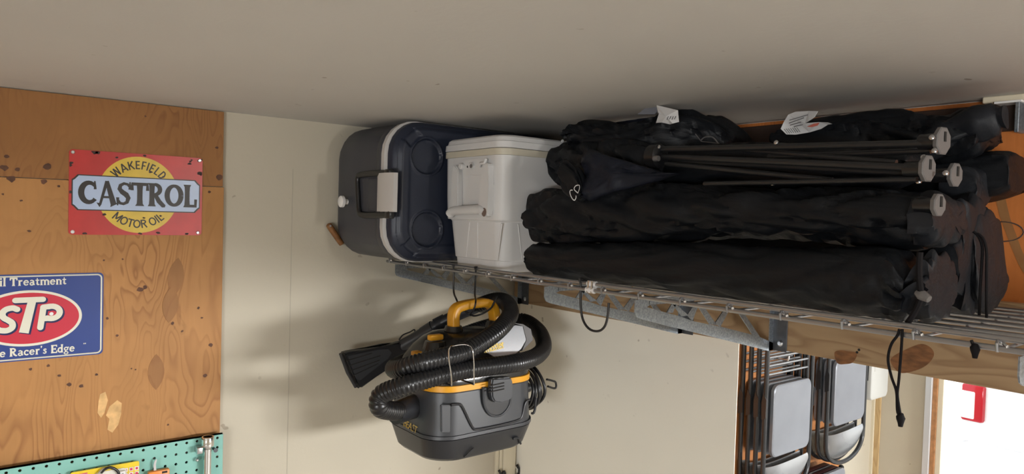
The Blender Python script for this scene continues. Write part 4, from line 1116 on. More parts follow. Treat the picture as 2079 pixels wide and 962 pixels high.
# corrugated hose: inlet -> front -> round the right end -> back -> left end -> front again -> over the top
hyf = VY0 - .030
HPATH = [ip + Vector((-.040, -.010, -.003))] + [at_y(*p) for p in ((798, 834, ip.y - .035), (771, 826, ip.y - .065), (775, 801, -.465), (820, 783, -.505), (880, 765, hyf), (940, 751, hyf - .004), (1000, 743, hyf - .004), (1050, 736, hyf), (1090, 722, -.47), (1104, 700, -.40), (1090, 668, -.31), (1050, 650, -.215), (960, 672, -.195), (880, 708, -.20), (815, 738, -.26), (800, 748, -.36), (815, 748, -.46), (850, 737, -.505), (895, 726, hyf), (940, 715, hyf), (985, 690, hyf + .006), (1018, 664, hyf + .03), (1036, 636, -.44), (1027, 614, -.37), (1005, 610, -.30), (975, 619, -.24))]
hp = resample(catmull(HPATH, 12), .0023)
rad = []
s = 0
for i, p in enumerate(hp):
    k = i % 4
    rad.append(.0240 if k in (0, 1) else .0216)
bm = B(); tube(bm, hp, rad, 18); obj('hose', bm, 'hose', t, angle=80)
bm = B(); tube(bm, [ip + Vector((-.012, -.002, -.001)), ip + Vector((-.05, -.014, -.003)), ip + Vector((-.072, -.022, -.004))], [.030, .029, .0275], 20); obj('hose_cuff', bm, 'vac_dark', t)
# wand and crevice nozzle along the back, nozzle pointing left
WP = [at_y(*p) for p in ((985, 616, -.235), (940, 634, -.205), (890, 658, -.16), (850, 682, -.11), (815, 702, -.07))]
bm = B(); tube(bm, resample(catmull(WP, 6), .01), .0185, 16); obj('wand', bm, 'vac_dark', t)
for p0, p1 in (((905, 650), (884, 661)), ((880, 664), (860, 677))):
    a, b_ = at_y(*p0, -.17 if p0[0] > 890 else -.15), at_y(*p1, -.155 if p0[0] > 890 else -.125); bm = B(); tube(bm, [a, b_], .0215, 16); obj('wand_collar', bm, 'vac_dark', t)
bm = B(); tube(bm, catmull([at_y(x, y, -.07) for x, y in ((810, 690), (818, 680), (832, 674), (841, 669), (842, 674), (838, 682))], 5), .0022, 8); obj('wand_loop', bm, 'blackwire', t)
ny = -.068
outl = [(692, 716), (700, 713), (780, 703), (812, 692), (838, 690), (846, 700), (836, 714), (806, 730), (790, 742), (728, 787), (722, 786)]
P = [at_y(x, y, ny) for x, y in outl]
bm = B(); prism(bm, [(v.x, v.z) for v in P], (0, ny + .017, 0), (1, 0, 0), (0, 0, 1), (0, -.034, 0)); bmesh.ops.bevel(bm, geom=list(bm.edges), offset=.006, segments=3, affect='EDGES'); noz = obj('nozzle', bm, 'vac_dark', t, angle=50)
fc = [(706, 722), (770, 709), (789, 708), (795, 716), (788, 728), (770, 741), (731, 772), (722, 768)]
P = [at_y(x, y, ny - .017) for x, y in fc]
bm = B(); prism(bm, [(v.x, v.z) for v in P], (0, ny - .0165, 0), (1, 0, 0), (0, 0, 1), (0, -.003, 0)); bmesh.ops.bevel(bm, geom=list(bm.edges), offset=.0012, segments=2, affect='EDGES'); obj('nozzle_face', bm, 'vac_body', noz, angle=50)
for a, b_ in (((704, 732), (755, 717)), ((709, 742), (772, 722)), ((713, 752), (771, 731)), ((717, 762), (768, 738))):
    bm = B(); tube(bm, [at_y(*a, ny - .0195), at_y(*b_, ny - .0195)], .0014, 8); obj('nozzle_groove', bm, 'hole', noz)
P = [at_y(x, y, ny - .016) for x, y in ((692, 717), (706, 755), (723, 785))]
bm = B(); tube(bm, P, .006, 10); obj('nozzle_lip', bm, 'vac_dark', noz)
# chrome wire that holds the two front hose runs
wy = hyf - .036
wl = [at_y(x, y, wy) for x, y in ((917, 782), (916, 760), (912, 735), (911, 712), (914, 705))] + [at_y(x, y, wy + .012) for x, y in ((920, 702), (940, 699), (953, 702))] + [at_y(x, y, wy) for x, y in ((959, 710), (962, 735), (962, 760), (963, 780))]
bm = B(); tube(bm, resample(catmull(wl, 5), .004), .0015, 8); obj('hose_clip', bm, 'chrome', t, label='chrome wire hose clip')
for x, y in ((917, 783), (962, 780)):
    a = at_y(x, y, wy); bm = B(); tube(bm, [a, Vector((a.x - .004, VY0 - .004, a.z + .002))], .0025, 8); obj('clip_foot', bm, 'blackwire', t)
# power cord coil on the right end, plug clip sticking out
cc = at_y(1098, 782, cyv - .02)
for k in range(5):
    bm = B(); R1 = .052 + .004 * (k % 3); X = VX1 + .016 + .0098 * k
    pts = [Vector((X + .003 * math.sin(3 * a + k), cyv - .02 + (R1 + .014) * math.cos(a) * (1.0 - .0 * k), cc.z + .002 * k + R1 * 1.05 * math.sin(a))) for a in [2 * PI * j / 40 for j in range(40)]]
    tube(bm, pts, .0047, 10, closed=True); obj('power_cord', bm, 'blackplastic', t)
bm = B(); tube(bm, [(VX1 - .012, cyv - .02, cc.z), (VX1 + .055, cyv - .02, cc.z)], .014, 14); obj('cord_post', bm, 'vac_dark', t)
pc = [at_y(x, y, cyv - .07) for x, y in ((1110, 770), (1122, 773), (1128, 776), (1129, 786), (1124, 788), (1112, 784))]
bm = B(); tube(bm, resample(catmull(pc, 5), .003), .0032, 8); obj('plug_clip', bm, 'blackplastic', t)
for (dx, dy) in ((.05, .05), (.05, -.05), (-.05, .05)):
    bm = B(); disc(bm, (VX0 + .075 if dx > 0 else VX1 - .07, VY0 + .06 if dy > 0 else VY1 - .06, VZ + .001), (0, 0, -1), .008, .008, 12); obj('foot', bm, 'rubber', t)

# bent wire hooks hanging from the front wires of the shelf
def wire_hook(name, label, pts, group=None, r=.0026):
    h = thing(name, label, 'hook', pts[0], group)
    bm = B(); tube(bm, resample(catmull(pts, 6), .004), r, 10); obj('rod', bm, 'blackwire', h); return h
top = lambda px, py: at_x(px, py, FX)
a = top(921, 548)
wire_hook('wire_hook', 'black wire hook left of the vacuum handle', [a + Vector((.004, 0, .012)), a + Vector((-.004, 0, .012)), a, at_x(921, 590, FX + .004), at_y(926, 606, hy + .03), at_y(936, 624, hy + .024), at_y(958, 640, hy + .006), at_y(976, 638, hy - .020), at_y(995, 627, hy - .030), at_y(1003, 614, hy - .030), at_y(1009, 602, hy - .028)])
a = top(966, 552)
wire_hook('wire_hook', 'black wire hook crossing the vacuum handle', [a + Vector((.004, 0, .012)), a + Vector((-.004, 0, .012)), a, at_y(964, 595, hy - .085), at_y(966, 610, hy - .040), at_y(963, 625, hy - .032), at_y(955, 637, hy - .015), at_y(955, 640, hy + .02)])
a = top(1179, 578); b_ = top(1237, 584)
wire_hook('wire_hook', 'empty black wire loop hanging below the middle bracket', [a + Vector((.004, 0, .012)), a + Vector((-.005, 0, .012)), a, top(1179, 620), top(1184, 650), top(1197, 668), top(1215, 672), top(1228, 662), top(1234, 640), top(1236, 615)])
# ================================================================== BLACK BAGS ON THE SHELF
def soft(bm, X, rx, st, seed, nsub=7, seg=44, ex=2.3, amp=.006, gather=None, hang=0.0, xs=None, zmin=None, creases=1.0):
    """a limp cloth tube: stations (px, y_top, y_bottom) seen at the depth plane X, wrinkled; gather = (px, width, strength)"""
    fine = catmull([Vector(s) for s in st], nsub)
    rings = []
    n = len(fine)
    for i, s in enumerate(fine):
        f = i / (n - 1)
        Xc = X + (0 if xs is None else xs[0] + (xs[1] - xs[0]) * f)
        a, b = at_x(s.x, s.y, Xc), at_x(s.x, s.z, Xc)
        if zmin is not None and b.z < zmin: b.z = zmin
        cz, rz, cy = (a.z + b.z) / 2, max(.002, (a.z - b.z) / 2), (a.y + b.y) / 2
        full = min(1.0, rz / (.35 * rx))
        g = 0
        if gather: g = math.exp(-((s.x - gather[0]) / gather[1]) ** 2) * gather[2]
        ring = []
        for k in range(seg):
            th = 2 * PI * k / seg
            c, sn = math.cos(th), math.sin(th)
            cx = math.copysign(abs(c) ** (2 / ex), c); sz = math.copysign(abs(sn) ** (2 / ex), sn)
            p = Vector((Xc + rx * full * cx, cy, cz + rz * sz))
            q = Vector((p.x * 9 + seed, p.y * 5.5 + seed * 2, p.z * 9))
            w = noise.noise(q) * amp * 1.5
            q2 = Vector((p.y * 11 + math.sin(th * 2 + seed) * 1.6, th * .8 + seed * 3, p.y * 3.5 + p.z * 7))
            w -= creases * amp * 1.4 * max(0, .32 - abs(noise.noise(q2))) / .32
            q3 = Vector((p.x * 34, p.y * 16 + seed, p.z * 34)); w += noise.noise(q3) * amp * .35
            if g: w += g * math.sin(th * 11 + 2.2 * noise.noise(Vector((s.x * .03, seed, 0)))) * .5 + g * math.sin(th * 23 + seed) * .25
            nrm = Vector((cx * rz, 0, sz * rx)); nrm = nrm.normalized() if nrm.length > 1e-9 else Vector((0, 0, 1))
            ring.append(p + nrm * w * full)
        if zmin is not None:
            for v in ring: v.z = max(v.z, zmin)
        rings.append(ring)
    loft(bm, rings)
    return bm
SH = EYE - .1438
# --- front lower bag
t = thing('chair_bag', 'front black carry bag lying along the shelf edge, drawstring end to the right', 'bag', (-.46, -1.05, SH), 'black carry bags on the shelf')
bm = B(); soft(bm, -.462, .066, [(1105, 505, 530), (1107, 491, 552), (1114, 488, 562), (1200, 490, 574), (1350, 492, 596), (1500, 496, 618), (1650, 499, 638), (1760, 501, 652), (1815, 505, 657), (1840, 520, 657), (1856, 545, 650), (1866, 562, 640)], 3.1, nsub=9, amp=.005, gather=(1862, 55, .012), zmin=SH); obj('sleeve', bm, 'nylon', t, angle=70)
bm = B(); soft(bm, -.462, .060, [(1863, 562, 640), (1872, 548, 650), (1886, 524, 656), (1902, 508, 657), (1912, 520, 650), (1913, 560, 610)], 8.2, nsub=7, amp=.006, gather=(1880, 40, .016), zmin=SH); obj('drawstring_mouth', bm, 'nylon_paler', t, angle=70)
X = -.525
bm = B(); tube(bm, resample(catmull([at_x(x, y, X - .012) for x, y in ((1868, 512), (1866, 545), (1868, 580), (1872, 600))], 5), .004), .0045, 8); tube(bm, resample(catmull([at_x(x, y, X - .010) for x, y in ((1872, 600), (1862, 625), (1850, 645), (1842, 656))], 5), .004), [.0035] + [.0045] * 0 if False else .0042, 8); obj('drawstring', bm, 'cord', t)
c = at_x(1874, 600, X - .012); bm = B(); tube(bm, [c + Vector((0, .010, .004)), c + Vector((0, .004, .001)), c, c + Vector((-.002, -.009, -.004))], [.003, .007, .0075, .005], 12); obj('cord_lock', bm, 'foot', t, label='small shiny cord lock')
# --- middle bag
t = thing('chair_bag', 'middle black carry bag with gathered mouth and creased left end', 'bag', (-.42, -1.05, EYE - .06), 'black carry bags on the shelf')
bm = B(); soft(bm, -.405, .070, [(1100, 430, 460), (1103, 402, 480), (1116, 388, 496), (1160, 385, 500), (1230, 388, 500), (1300, 374, 499), (1380, 373, 498), (1500, 376, 498), (1650, 378, 500), (1800, 384, 503), (1870, 387, 505), (1898, 395, 503)], 5.7, nsub=9, amp=.0085, gather=(1120, 60, .006), creases=1.3, xs=(-.035, .0)); obj('sleeve', bm, 'nylon', t, angle=70)
bm = B(); soft(bm, -.430, .068, [(1880, 396, 500), (1895, 390, 502), (1915, 392, 500), (1928, 402, 492), (1933, 430, 470)], 2.3, nsub=7, amp=.006, gather=(1915, 60, .008)); obj('bag_mouth', bm, 'nylon_paler', t, angle=70)
# --- rear lower bag whose mouth shows to the right
t = thing('chair_bag', 'rear black carry bag with puckered open mouth in front of the orange plywood', 'bag', (-.25, -1.2, SH), 'black carry bags on the shelf')
bm = B(); soft(bm, -.255, .078, [(1330, 400, 560), (1345, 375, 575), (1500, 366, 590), (1700, 368, 612), (1850, 385, 628), (1900, 398, 633), (1940, 405, 633), (1962, 420, 626)], 9.4, nsub=7, amp=.007, zmin=SH); obj('sleeve', bm, 'nylon', t, angle=70)
bm = B(); soft(bm, -.262, .080, [(1932, 405, 634), (1948, 400, 637), (1965, 398, 639), (1978, 412, 639), (1984, 470, 600)], 6.6, nsub=9, amp=.008, gather=(1965, 40, .013), zmin=SH); obj('drawstring_mouth', bm, 'nylon_paler', t, angle=70)
bm = B(); soft(bm, -.215, .075, [(1955, 440, 630), (1975, 422, 636), (1992, 420, 638), (2006, 432, 637), (2014, 500, 630), (2020, 545, 600), (2022, 560, 580)], 1.6, nsub=8, amp=.007, zmin=SH); obj('bag_skirt', bm, 'nylon_paler', t, angle=70)
for pts in (((1976, 470), (1985, 478), (1994, 500), (1993, 540), (1990, 590), (1988, 640)), ((1984, 474), (1996, 484), (2003, 510), (2003, 560), (2003, 600), (2003, 645))):
    bm = B(); tube(bm, resample(catmull([at_x(x, y, -.345) for x, y in pts], 6), .005), .0022, 8); obj('drawstring', bm, 'cord', t)
# --- upper rear bags
t = thing('chair_bag', 'black bag under the ceiling with a folded white tag at its left', 'bag', (-.2, -.9, EYE + .05), 'black carry bags on the shelf')
bm = B(); soft(bm, -.215, .075, [(1174, 262, 290), (1180, 250, 300), (1200, 246, 318), (1290, 243, 345), (1345, 230, 355), (1395, 226, 360), (1440, 232, 360), (1480, 250, 360), (1505, 275, 350), (1514, 295, 330)], 4.4, nsub=9, amp=.009, creases=1.3, xs=(-.17, 0.03)); obj('sleeve', bm, 'nylon', t, angle=70)
bm = B(); soft(bm, -.19, .05, [(1232, 238, 262), (1300, 224, 262), (1345, 220, 262), (1385, 222, 250), (1400, 230, 240)], 2.9, nsub=6, amp=.005); obj('bag_flap', bm, 'nylon_navy', t, angle=70)
XT = -.378
P = [at_x(x, y, XT) for x, y in ((1331, 213), (1378, 224), (1376, 247), (1368, 251), (1358, 252), (1346, 249), (1330, 249), (1340, 231), (1334, 229))]
bm = B(); mid = [v + Vector((-.004 if i % 2 else .003, 0, 0)) for i, v in enumerate(P)]
lo = [bm.verts.new(v) for v in mid]; hi = [bm.verts.new(v + Vector((.0015, 0, 0))) for v in mid]
cl = bm.verts.new(at_x(1352, 236, XT - .008))
for k in range(len(lo)):
    bm.faces.new((lo[k], lo[(k + 1) % len(lo)], cl)); bm.faces.new((lo[k], hi[k], hi[(k + 1) % len(lo)], lo[(k + 1) % len(lo)]))
bm.faces.new(hi[::-1]); tg = obj('care_tag', bm, 'tag', t, True, label='folded white care tag', angle=10)
bm = B(); P = [at_x(x, y, XT - .0085) for x, y in ((1354, 238), (1358, 234), (1372, 236), (1373, 241), (1366, 244), (1356, 243))]
for k in range(4):
    a, b_ = at_x(1354 + k * 5, 243 - (k % 2), XT - .0095), at_x(1357 + k * 5, 236, XT - .0095); tube(bm, [a, b_], .0009, 5)
obj('tag_print', bm, 'print', tg)
P = [at_x(x, y, -.36) for x, y in ((1294, 232), (1312, 217), (1331, 216), (1333, 226), (1328, 232))]
bm = B(); lo = [bm.verts.new(v) for v in P]; hi = [bm.verts.new(v + Vector((.003, 0, 0))) for v in P]
bm.faces.new(lo); bm.faces.new(hi[::-1])
for k in range(5): bm.faces.new((lo[k], hi[k], hi[(k + 1) % 5], lo[(k + 1) % 5]))
obj('grey_patch', bm, 'tag_grey', t, False)
bm = B(); tube(bm, resample(catmull([at_x(x, y, -.320) for x, y in ((1424, 284), (1430, 279), (1442, 277), (1450, 281), (1458, 291))], 5), .004), .0016, 6); tube(bm, [at_x(1412, 272, -.318), at_x(1424, 287, -.318), at_x(1460, 291, -.318)], .0012, 6); obj('buckle', bm, 'foot', t)

t = thing('chair_bag', 'black bag under the ceiling with a printed white label looped at its left', 'bag', (-.15, -1.25, EYE + .06), 'black carry bags on the shelf')
bm = B(); soft(bm, -.165, .075, [(1600, 270, 300), (1610, 262, 330), (1660, 245, 345), (1710, 236, 350), (1760, 222, 350), (1800, 224, 345), (1850, 226, 340), (1900, 225, 335), (1960, 222, 330), (2000, 226, 318), (2010, 250, 300)], 7.3, nsub=8, amp=.009, creases=1.3); obj('sleeve', bm, 'nylon', t, angle=70)
XT = -.275
lab = [(1592, 246), (1598, 232), (1612, 226), (1640, 225), (1662, 226), (1656, 239), (1644, 246), (1634, 250), (1632, 254), (1636, 257), (1650, 252), (1664, 248), (1684, 249), (1692, 252), (1680, 253), (1664, 261), (1640, 268), (1614, 273), (1598, 273), (1588, 262)]
P = [at_x(x, y, XT) for x, y in lab]
bm = B(); lo = [bm.verts.new(v + Vector((.006 * math.sin(i * .9), 0, 0))) for i, v in enumerate(P)]; 
f = bm.faces.new(lo); bmesh.ops.triangulate(bm, faces=[f])
r = bmesh.ops.extrude_face_region(bm, geom=list(bm.faces)); bmesh.ops.translate(bm, verts=[v for v in r['geom'] if isinstance(v, bmesh.types.BMVert)], vec=(.0015, 0, 0))
lb = obj('care_label', bm, 'tag', t, False, label='looped white label with grey print')
for k in range(7):
    bm = B(); tube(bm, [at_x(1592 + k * 4.2, 262 - k * .6, XT - .0085), at_x(1599 + k * 4.2, 271 - k * .5, XT - .0085)], .0006, 5); obj('print_line', bm, 'print', lb)
for (x0, y0, x1, y1) in ((1602, 250, 1632, 239), (1604, 254, 1626, 248), (1603, 244, 1640, 233), (1612, 257, 1630, 253)):
    bm = B(); tube(bm, [at_x(x0, y0, XT - .0085), at_x(x1, y1, XT - .0085)], .0009, 5); obj('print_line', bm, 'print', lb)
bm = B(); P = [at_x(x, y, XT - .008) for x, y in ((1638, 257), (1652, 251), (1664, 249), (1660, 255), (1648, 258))]
bm.faces.new([bm.verts.new(v) for v in P]); obj('red_print', bm, 'redprint', lb, False)
t = thing('chair_bag', 'black rolled bag end slanting up to the ceiling at the far right', 'bag', (-.1, -1.4, EYE + .1), 'black carry bags on the shelf')
P = [at_x(x, y, -.205) for x, y in ((1780, 340), (1850, 312), (1905, 286), (1965, 258), (2020, 240), (2042, 236))]
bm = B(); rp = resample(catmull(P, 6), .008)
tube(bm, rp, [.030 + .003 * math.sin(i * .9) - (.012 if i > len(rp) - 3 else 0) for i in range(len(rp))], 28)
for v in bm.verts: v.co += Vector((1, 1, 1)) * .006 * noise.noise(v.co * 24)
obj('roll', bm, 'nylon_paler', t, angle=70)
t = thing('chair_bag', 'flat black bag end jutting out over the orange plywood at the right', 'bag', (-.12, -1.4, EYE), 'black carry bags on the shelf')
bm = B(); soft(bm, -.125, .060, [(1780, 330, 400), (1850, 318, 410), (1930, 312, 418), (1990, 310, 414), (2040, 309, 404), (2062, 312, 396), (2069, 330, 391), (2072, 352, 380)], 5.1, nsub=7, amp=.004, ex=3.5); obj('sleeve', bm, 'nylon', t, angle=70)
bm = B(); soft(bm, -.185, .045, [(1925, 350, 410), (1945, 335, 435), (1965, 332, 439), (1985, 338, 436), (1999, 352, 412), (2003, 375, 390)], 3.9, nsub=7, amp=.005, ex=2.6); obj('bag_corner', bm, 'nylon_paler', t, angle=70)

# --- unbagged folded camp chair on top: cloth bundle, hub, legs and feet
t = thing('camp_chair', 'folded black camp chair with bare leg tubes and grey feet on the bags', 'chair', (-.38, -1.1, EYE + .0))
XC = -.385
bm = B(); soft(bm, -.37, .070, [(1142, 316, 345), (1146, 298, 372), (1160, 292, 388), (1190, 284, 392), (1230, 282, 390), (1280, 286, 384), (1320, 294, 380), (1345, 302, 366), (1360, 306, 350)], 6.1, nsub=9, amp=.010, creases=1.4); obj('cloth_bundle', bm, 'nylon', t, angle=70)
bm = B(); soft(bm, -.335, .050, [(1325, 305, 378), (1345, 300, 384), (1400, 298, 384), (1500, 295, 386), (1600, 292, 388), (1700, 292, 388), (1800, 294, 388), (1850, 300, 368), (1865, 315, 350)], 8.8, nsub=7, amp=.007); obj('folded_seat', bm, 'nylon', t, angle=70)
# triangular cloth panel hanging at the left end over the middle bag
P = [(1182, 318), (1200, 303), (1255, 322), (1330, 348), (1375, 352), (1340, 362), (1290, 378), (1240, 392), (1196, 408), (1183, 398)]
bm = B(); lo = [bm.verts.new(at_x(x, y, -.495 + .012 * math.sin(i * 1.3))) for i, (x, y) in enumerate(P)]
cv = bm.verts.new(at_x(1240, 352, -.515))
for k in range(len(lo)): bm.faces.new((lo[k], lo[(k + 1) % len(lo)], cv))
r = bmesh.ops.extrude_face_region(bm, geom=list(bm.faces)); bmesh.ops.translate(bm, verts=[v for v in r['geom'] if isinstance(v, bmesh.types.BMVert)], vec=(.012, 0, 0))
bmesh.ops.subdivide_edges(bm, edges=list(bm.edges), cuts=5, use_grid_fill=True)
for v in bm.verts:
    f = noise.noise(Vector((v.co.y * 8, v.co.z * 26, 1.7))); v.co.x += .016 * f - .012 * max(0, .25 - abs(noise.noise(Vector((v.co.y * 14 + v.co.z * 9, v.co.z * 20, 4.2))))) / .25
obj('cloth_flap', bm, 'nylon_navy', t, angle=80)
bm = B(); soft(bm, -.505, .022, [(1146, 330, 372), (1150, 322, 396), (1162, 330, 410), (1176, 345, 414), (1186, 370, 408), (1190, 385, 400)], 2.2, nsub=7, amp=.006); fl = obj('cloth_corner', bm, 'nylon', t, angle=70)
XL = -.530
o0 = at_x(1164, 412, XL); uy = at_x(1178, 374, XL) - o0; uz = uy.normalized(); ux = Vector((0, -1, 0)) - uz * Vector((0, -1, 0)).dot(uz); ux.normalize()
bm = B()
q = lambda pts: [tuple(p) for p in pts]
def lp(x, y): return at_x(1090 + x * 410 / 1643, 360 + y * 240 / 962, XL)
for pts, w in (((( 318, 148), (318, 165), (308, 185), (292, 178), (276, 150), (268, 118), (276, 104), (290, 104)), 15), (((336, 62), (318, 68), (306, 82), (304, 98), (316, 112), (334, 128)), 15), (((336, 62), (346, 66), (346, 92), (334, 128)), 10)):
    P = catmull([lp(*p) for p in pts], 5)
    tube(bm, P, w * .5 * .00016, 6)
for v in bm.verts: v.co.x = XL + (v.co.x - XL) * .35
obj('white_lettering', bm, 'tag', fl, True)
def leg(a, b_, r=.0055, X0=XC, X1=XC):
    bm = B(); tube(bm, [at_x(*a, X0), at_x(*b_, X1)], r, 10); return obj('leg', bm, 'blacktube', t)
XH = -.440
leg((1342, 303), (1896, 291), .0062, XH, XH + .01); leg((1342, 318), (1868, 341), .0062, XH, XH - .02)
leg((1352, 332), (1690, 366), .0052, XH, XH); leg((1430, 373), (1862, 364), .0045, XH - .01, XH - .02)
leg((1500, 303), (1820, 330), .0048, XH + .02, XH); leg((1560, 318), (1890, 306), .0048, XH + .03, XH + .015); leg((1342, 325), (1920, 356), .0052, XH + .03, XH + .03)
bm = B(); c = at_x(1332, 318, XH); tube(bm, [c + Vector((0, .022, 0)), c + Vector((0, .012, 0)), c + Vector((0, -.012, 0)), c + Vector((0, -.016, 0))], [.012, .026, .026, .018], 16); obj('hub', bm, 'blackplastic', t)
bm = B(); c = at_x(1328, 322, XH - .028); tube(bm, [c, c + Vector((0, -.012, 0))], .006, 10); obj('hub_pin', bm, 'foot', t)
def foot(px, py, hpx, X, slot=None):
    c = at_x(px, py, X); top_ = at_x(px, py - hpx / 2, X); R1 = (top_ - c).length
    bm = B()
    ax = Vector((-.22, -1, .0)).normalized()
    n = 8
    u = ax.cross(Vector((0, 0, 1))).normalized(); w = Vector((0, 0, 1))
    def ringf(o, r_): return [c + ax * o + u * (r_ * .86 * math.cos(2 * PI * (k + .5) / n)) + w * (r_ * math.sin(2 * PI * (k + .5) / n) * 1.06) for k in range(n)]
    loft(bm, [ringf(-.006, R1 * .75), ringf(-.0045, R1), ringf(.001, R1), ringf(.0025, R1 * .9)]); f = obj('foot', bm, 'foot', t, angle=30)
    bm = B(); tube(bm, [c - ax * .004, c - ax * .034], R1 * .62, 10); obj('foot_socket', bm, 'blackplastic', f)
    bm = B(); box(bm, -.0022, .0022, -.001, .001, -.0075, .0075)
    Mx = Matrix((u, ax, w)).transposed().to_4x4(); Mx.translation = c + ax * .0028 + w * R1 * .30 - u * R1 * .05
    for v in bm.verts: v.co = Mx @ v.co
    obj('slot', bm, 'hole', f, False)
foot(1914, 286, 56, XH + .01); foot(1884, 342, 54, XH - .02); foot(1940, 355, 48, XH + .035); foot(1906, 416, 46, -.500)
for x, y in ((1577, 290), (1893, 280), (1898, 307), (1876, 320), (1866, 369), (1339, 299), (1921, 352), (1570, 373)):
    c = at_x(x, y, XH - .008); bm = B(); tube(bm, [c, c + Vector((-.003, 0, .001)), c + Vector((-.0045, 0, .0015))], [.0042, .0042, .002], 10); obj('rivet', bm, 'bolt', t)

# loose cords below the shelf
def cordthing(label, strands, knot, X, z0):
    h = thing('cord', label, 'cord', at_x(*knot, X))
    for s in strands:
        bm = B(); tube(bm, resample(catmull([at_x(x, y, X) for x, y in s], 6), .004), .0020, 8); obj('strand', bm, 'cord', h)
    c = at_x(*knot, X); bm = B(); tube(bm, [c + Vector((0, 0, .008)), c + Vector((0, .001, .003)), c, c + Vector((0, 0, -.006)), c + Vector((0, 0, -.011))], [.003, .0055, .006, .004, .003], 10); obj('knot', bm, 'cord', h)
cordthing('black drawcord loop hanging below the shelf over the dark wood knot', [[(1826, 668), (1822, 681), (1809, 700), (1803, 730), (1810, 765), (1820, 795), (1822, 835), (1829, 848)], [(1832, 668), (1831, 690), (1829, 720), (1825, 770), (1822, 800), (1826, 830), (1829, 848)]], (1829, 850), FX - .006, 0)
cordthing('short black cord end hanging below the shelf at far right', [[(1972, 690), (1976, 701), (1981, 708)]], (1980, 710), FX - .006, 0)

# ================================================================== BAY BEYOND THE LEDGER: FOLDING CHAIRS
def make_chair(label, x0, y0, z0, group):
    """folded steel chair hung upside down; z0 = top edge of the seat panel, width along x"""
    t = thing('folding_chair', label, 'chair', (x0, y0, z0), group)
    Wd, r = .445, .0115
    zb = z0 - .575
    path = [Vector((x0 + r, y0, z0 + .30)), Vector((x0 + r, y0, zb + .17))] + [Vector((x0 + Wd / 2 - (Wd / 2 - r) * math.cos(a) * (1 if True else 1), y0, zb + .15 - .15 * math.sin(a) ** .8)) for a in [PI * k / 18 for k in range(1, 18)]] + [Vector((x0 + Wd - r, y0, zb + .17)), Vector((x0 + Wd - r, y0, z0 + .30))]
    bm = B(); tube(bm, path, r, 12); obj('back_frame', bm, 'chair_tube', t)
    for s in (0, 1):
        xx = x0 + (.034 if s == 0 else Wd - .034)
        bm = B(); tube(bm, [(xx, y0 + .014, z0 - .19), (xx, y0 + .012, z0 + .36)], .0095, 10); lg = obj('leg', bm, 'chair_tube', t)
        bm = B(); tube(bm, [(xx, y0 + .012, z0 + .355), (xx, y0 + .012, z0 + .375), (xx, y0 + .012, z0 + .38)], [.0125, .0125, .009], 12); obj('foot_cap', bm, 'rubber', lg)
        bm = B(); xo = x0 + (.002 if s == 0 else Wd - .002); d = -1 if s == 0 else 1
        prism(bm, [(-.011, -.09), (.011, -.10), (.014, -.02), (.006, .03), (-.012, .0)], (xo, y0, z0 - .06), (0, 1, 0), (0, 0, 1), (d * .004, 0, 0)); obj('pivot_plate', bm, 'chair_tube', t)
    for dz in (.135, .095, .052):
        bm = B(); tube(bm, [(x0 + .03, y0 + .012, z0 + dz), (x0 + Wd - .03, y0 + .012, z0 + dz)], .0062, 10); obj('rung', bm, 'chair_back', t)
    bm = B()
    def sr(y, i): return [Vector((x0 + .062 + a, y, z0 - .355 + b)) for a, b in rrect(i, .345 - i, i, .355 - i, .038, 6)]
    loft(bm, [sr(y0 + .008, .006), sr(y0 + .004, 0), sr(y0 - .012, 0), sr(y0 - .016, .005), sr(y0 - .0135, .02)]); obj('seat', bm, 'chair_seat', t, angle=35)
    bm = B(); n = 20; rows = 10
    grid = []
    for j in range(rows + 1):
        row = []
        for k in range(n + 1):
            f = k / n * 2 - 1
            xx = x0 + Wd / 2 + f * (Wd / 2 - .020)
            ztop = z0 - .395 - .030 * (1 - f * f)
            zbot = zb + .15 - .15 * math.sqrt(max(0, 1 - (f * .985) ** 2)) + .012
            zbot = min(zbot, ztop - .004)
            row.append(Vector((xx, y0 + .030 * (1 - f * f) - .006 * (1 - (2 * j / rows - 1) ** 2), ztop + (zbot - ztop) * j / rows)))
        grid.append(row)
    V = [[bm.verts.new(p) for p in row] for row in grid]
    for j in range(rows):
        for k in range(n): bm.faces.new((V[j][k], V[j][k + 1], V[j + 1][k + 1], V[j + 1][k]))
    r_ = bmesh.ops.extrude_face_region(bm, geom=list(bm.faces)); bmesh.ops.translate(bm, verts=[v for v in r_['geom'] if isinstance(v, bmesh.types.BMVert)], vec=(0, .002, 0))
    obj('backrest', bm, 'chair_back', t, angle=50)
    return t
def dup(root, loc, label, group):
    r = root.copy(); COL.objects.link(r); r.location = loc; r['label'] = label; r['group'] = group
    for ch in list(root.children):
        c = ch.copy(); COL.objects.link(c); c.parent = r
        for g in ch.children:
            d = g.copy(); COL.objects.link(d); d.parent = c
    return r
GRP = 'folded steel chairs hung on the bay plywood'
S1 = (1.452, EYE - .787)
ch = make_chair('folded grey chair in front of the left hanging stack', S1[0], -.098, S1[1], GRP)
for y, lb in ((-.055, 'second folded chair from the front of the left hanging stack'), (-.012, 'third folded chair from the front of the left hanging stack'), (.030, 'rearmost folded chair of the left hanging stack')):
    dup(ch, (S1[0], y, S1[1]), lb, GRP)
S2 = (2.048, EYE - .732)
for y, lb in ((-.098, 'folded grey chair in front of the right hanging stack'), (-.050, 'middle folded chair of the right hanging stack'), (-.004, 'rearmost folded chair of the right hanging stack')):
    dup(ch, (S2[0], y, S2[1]), lb, GRP)
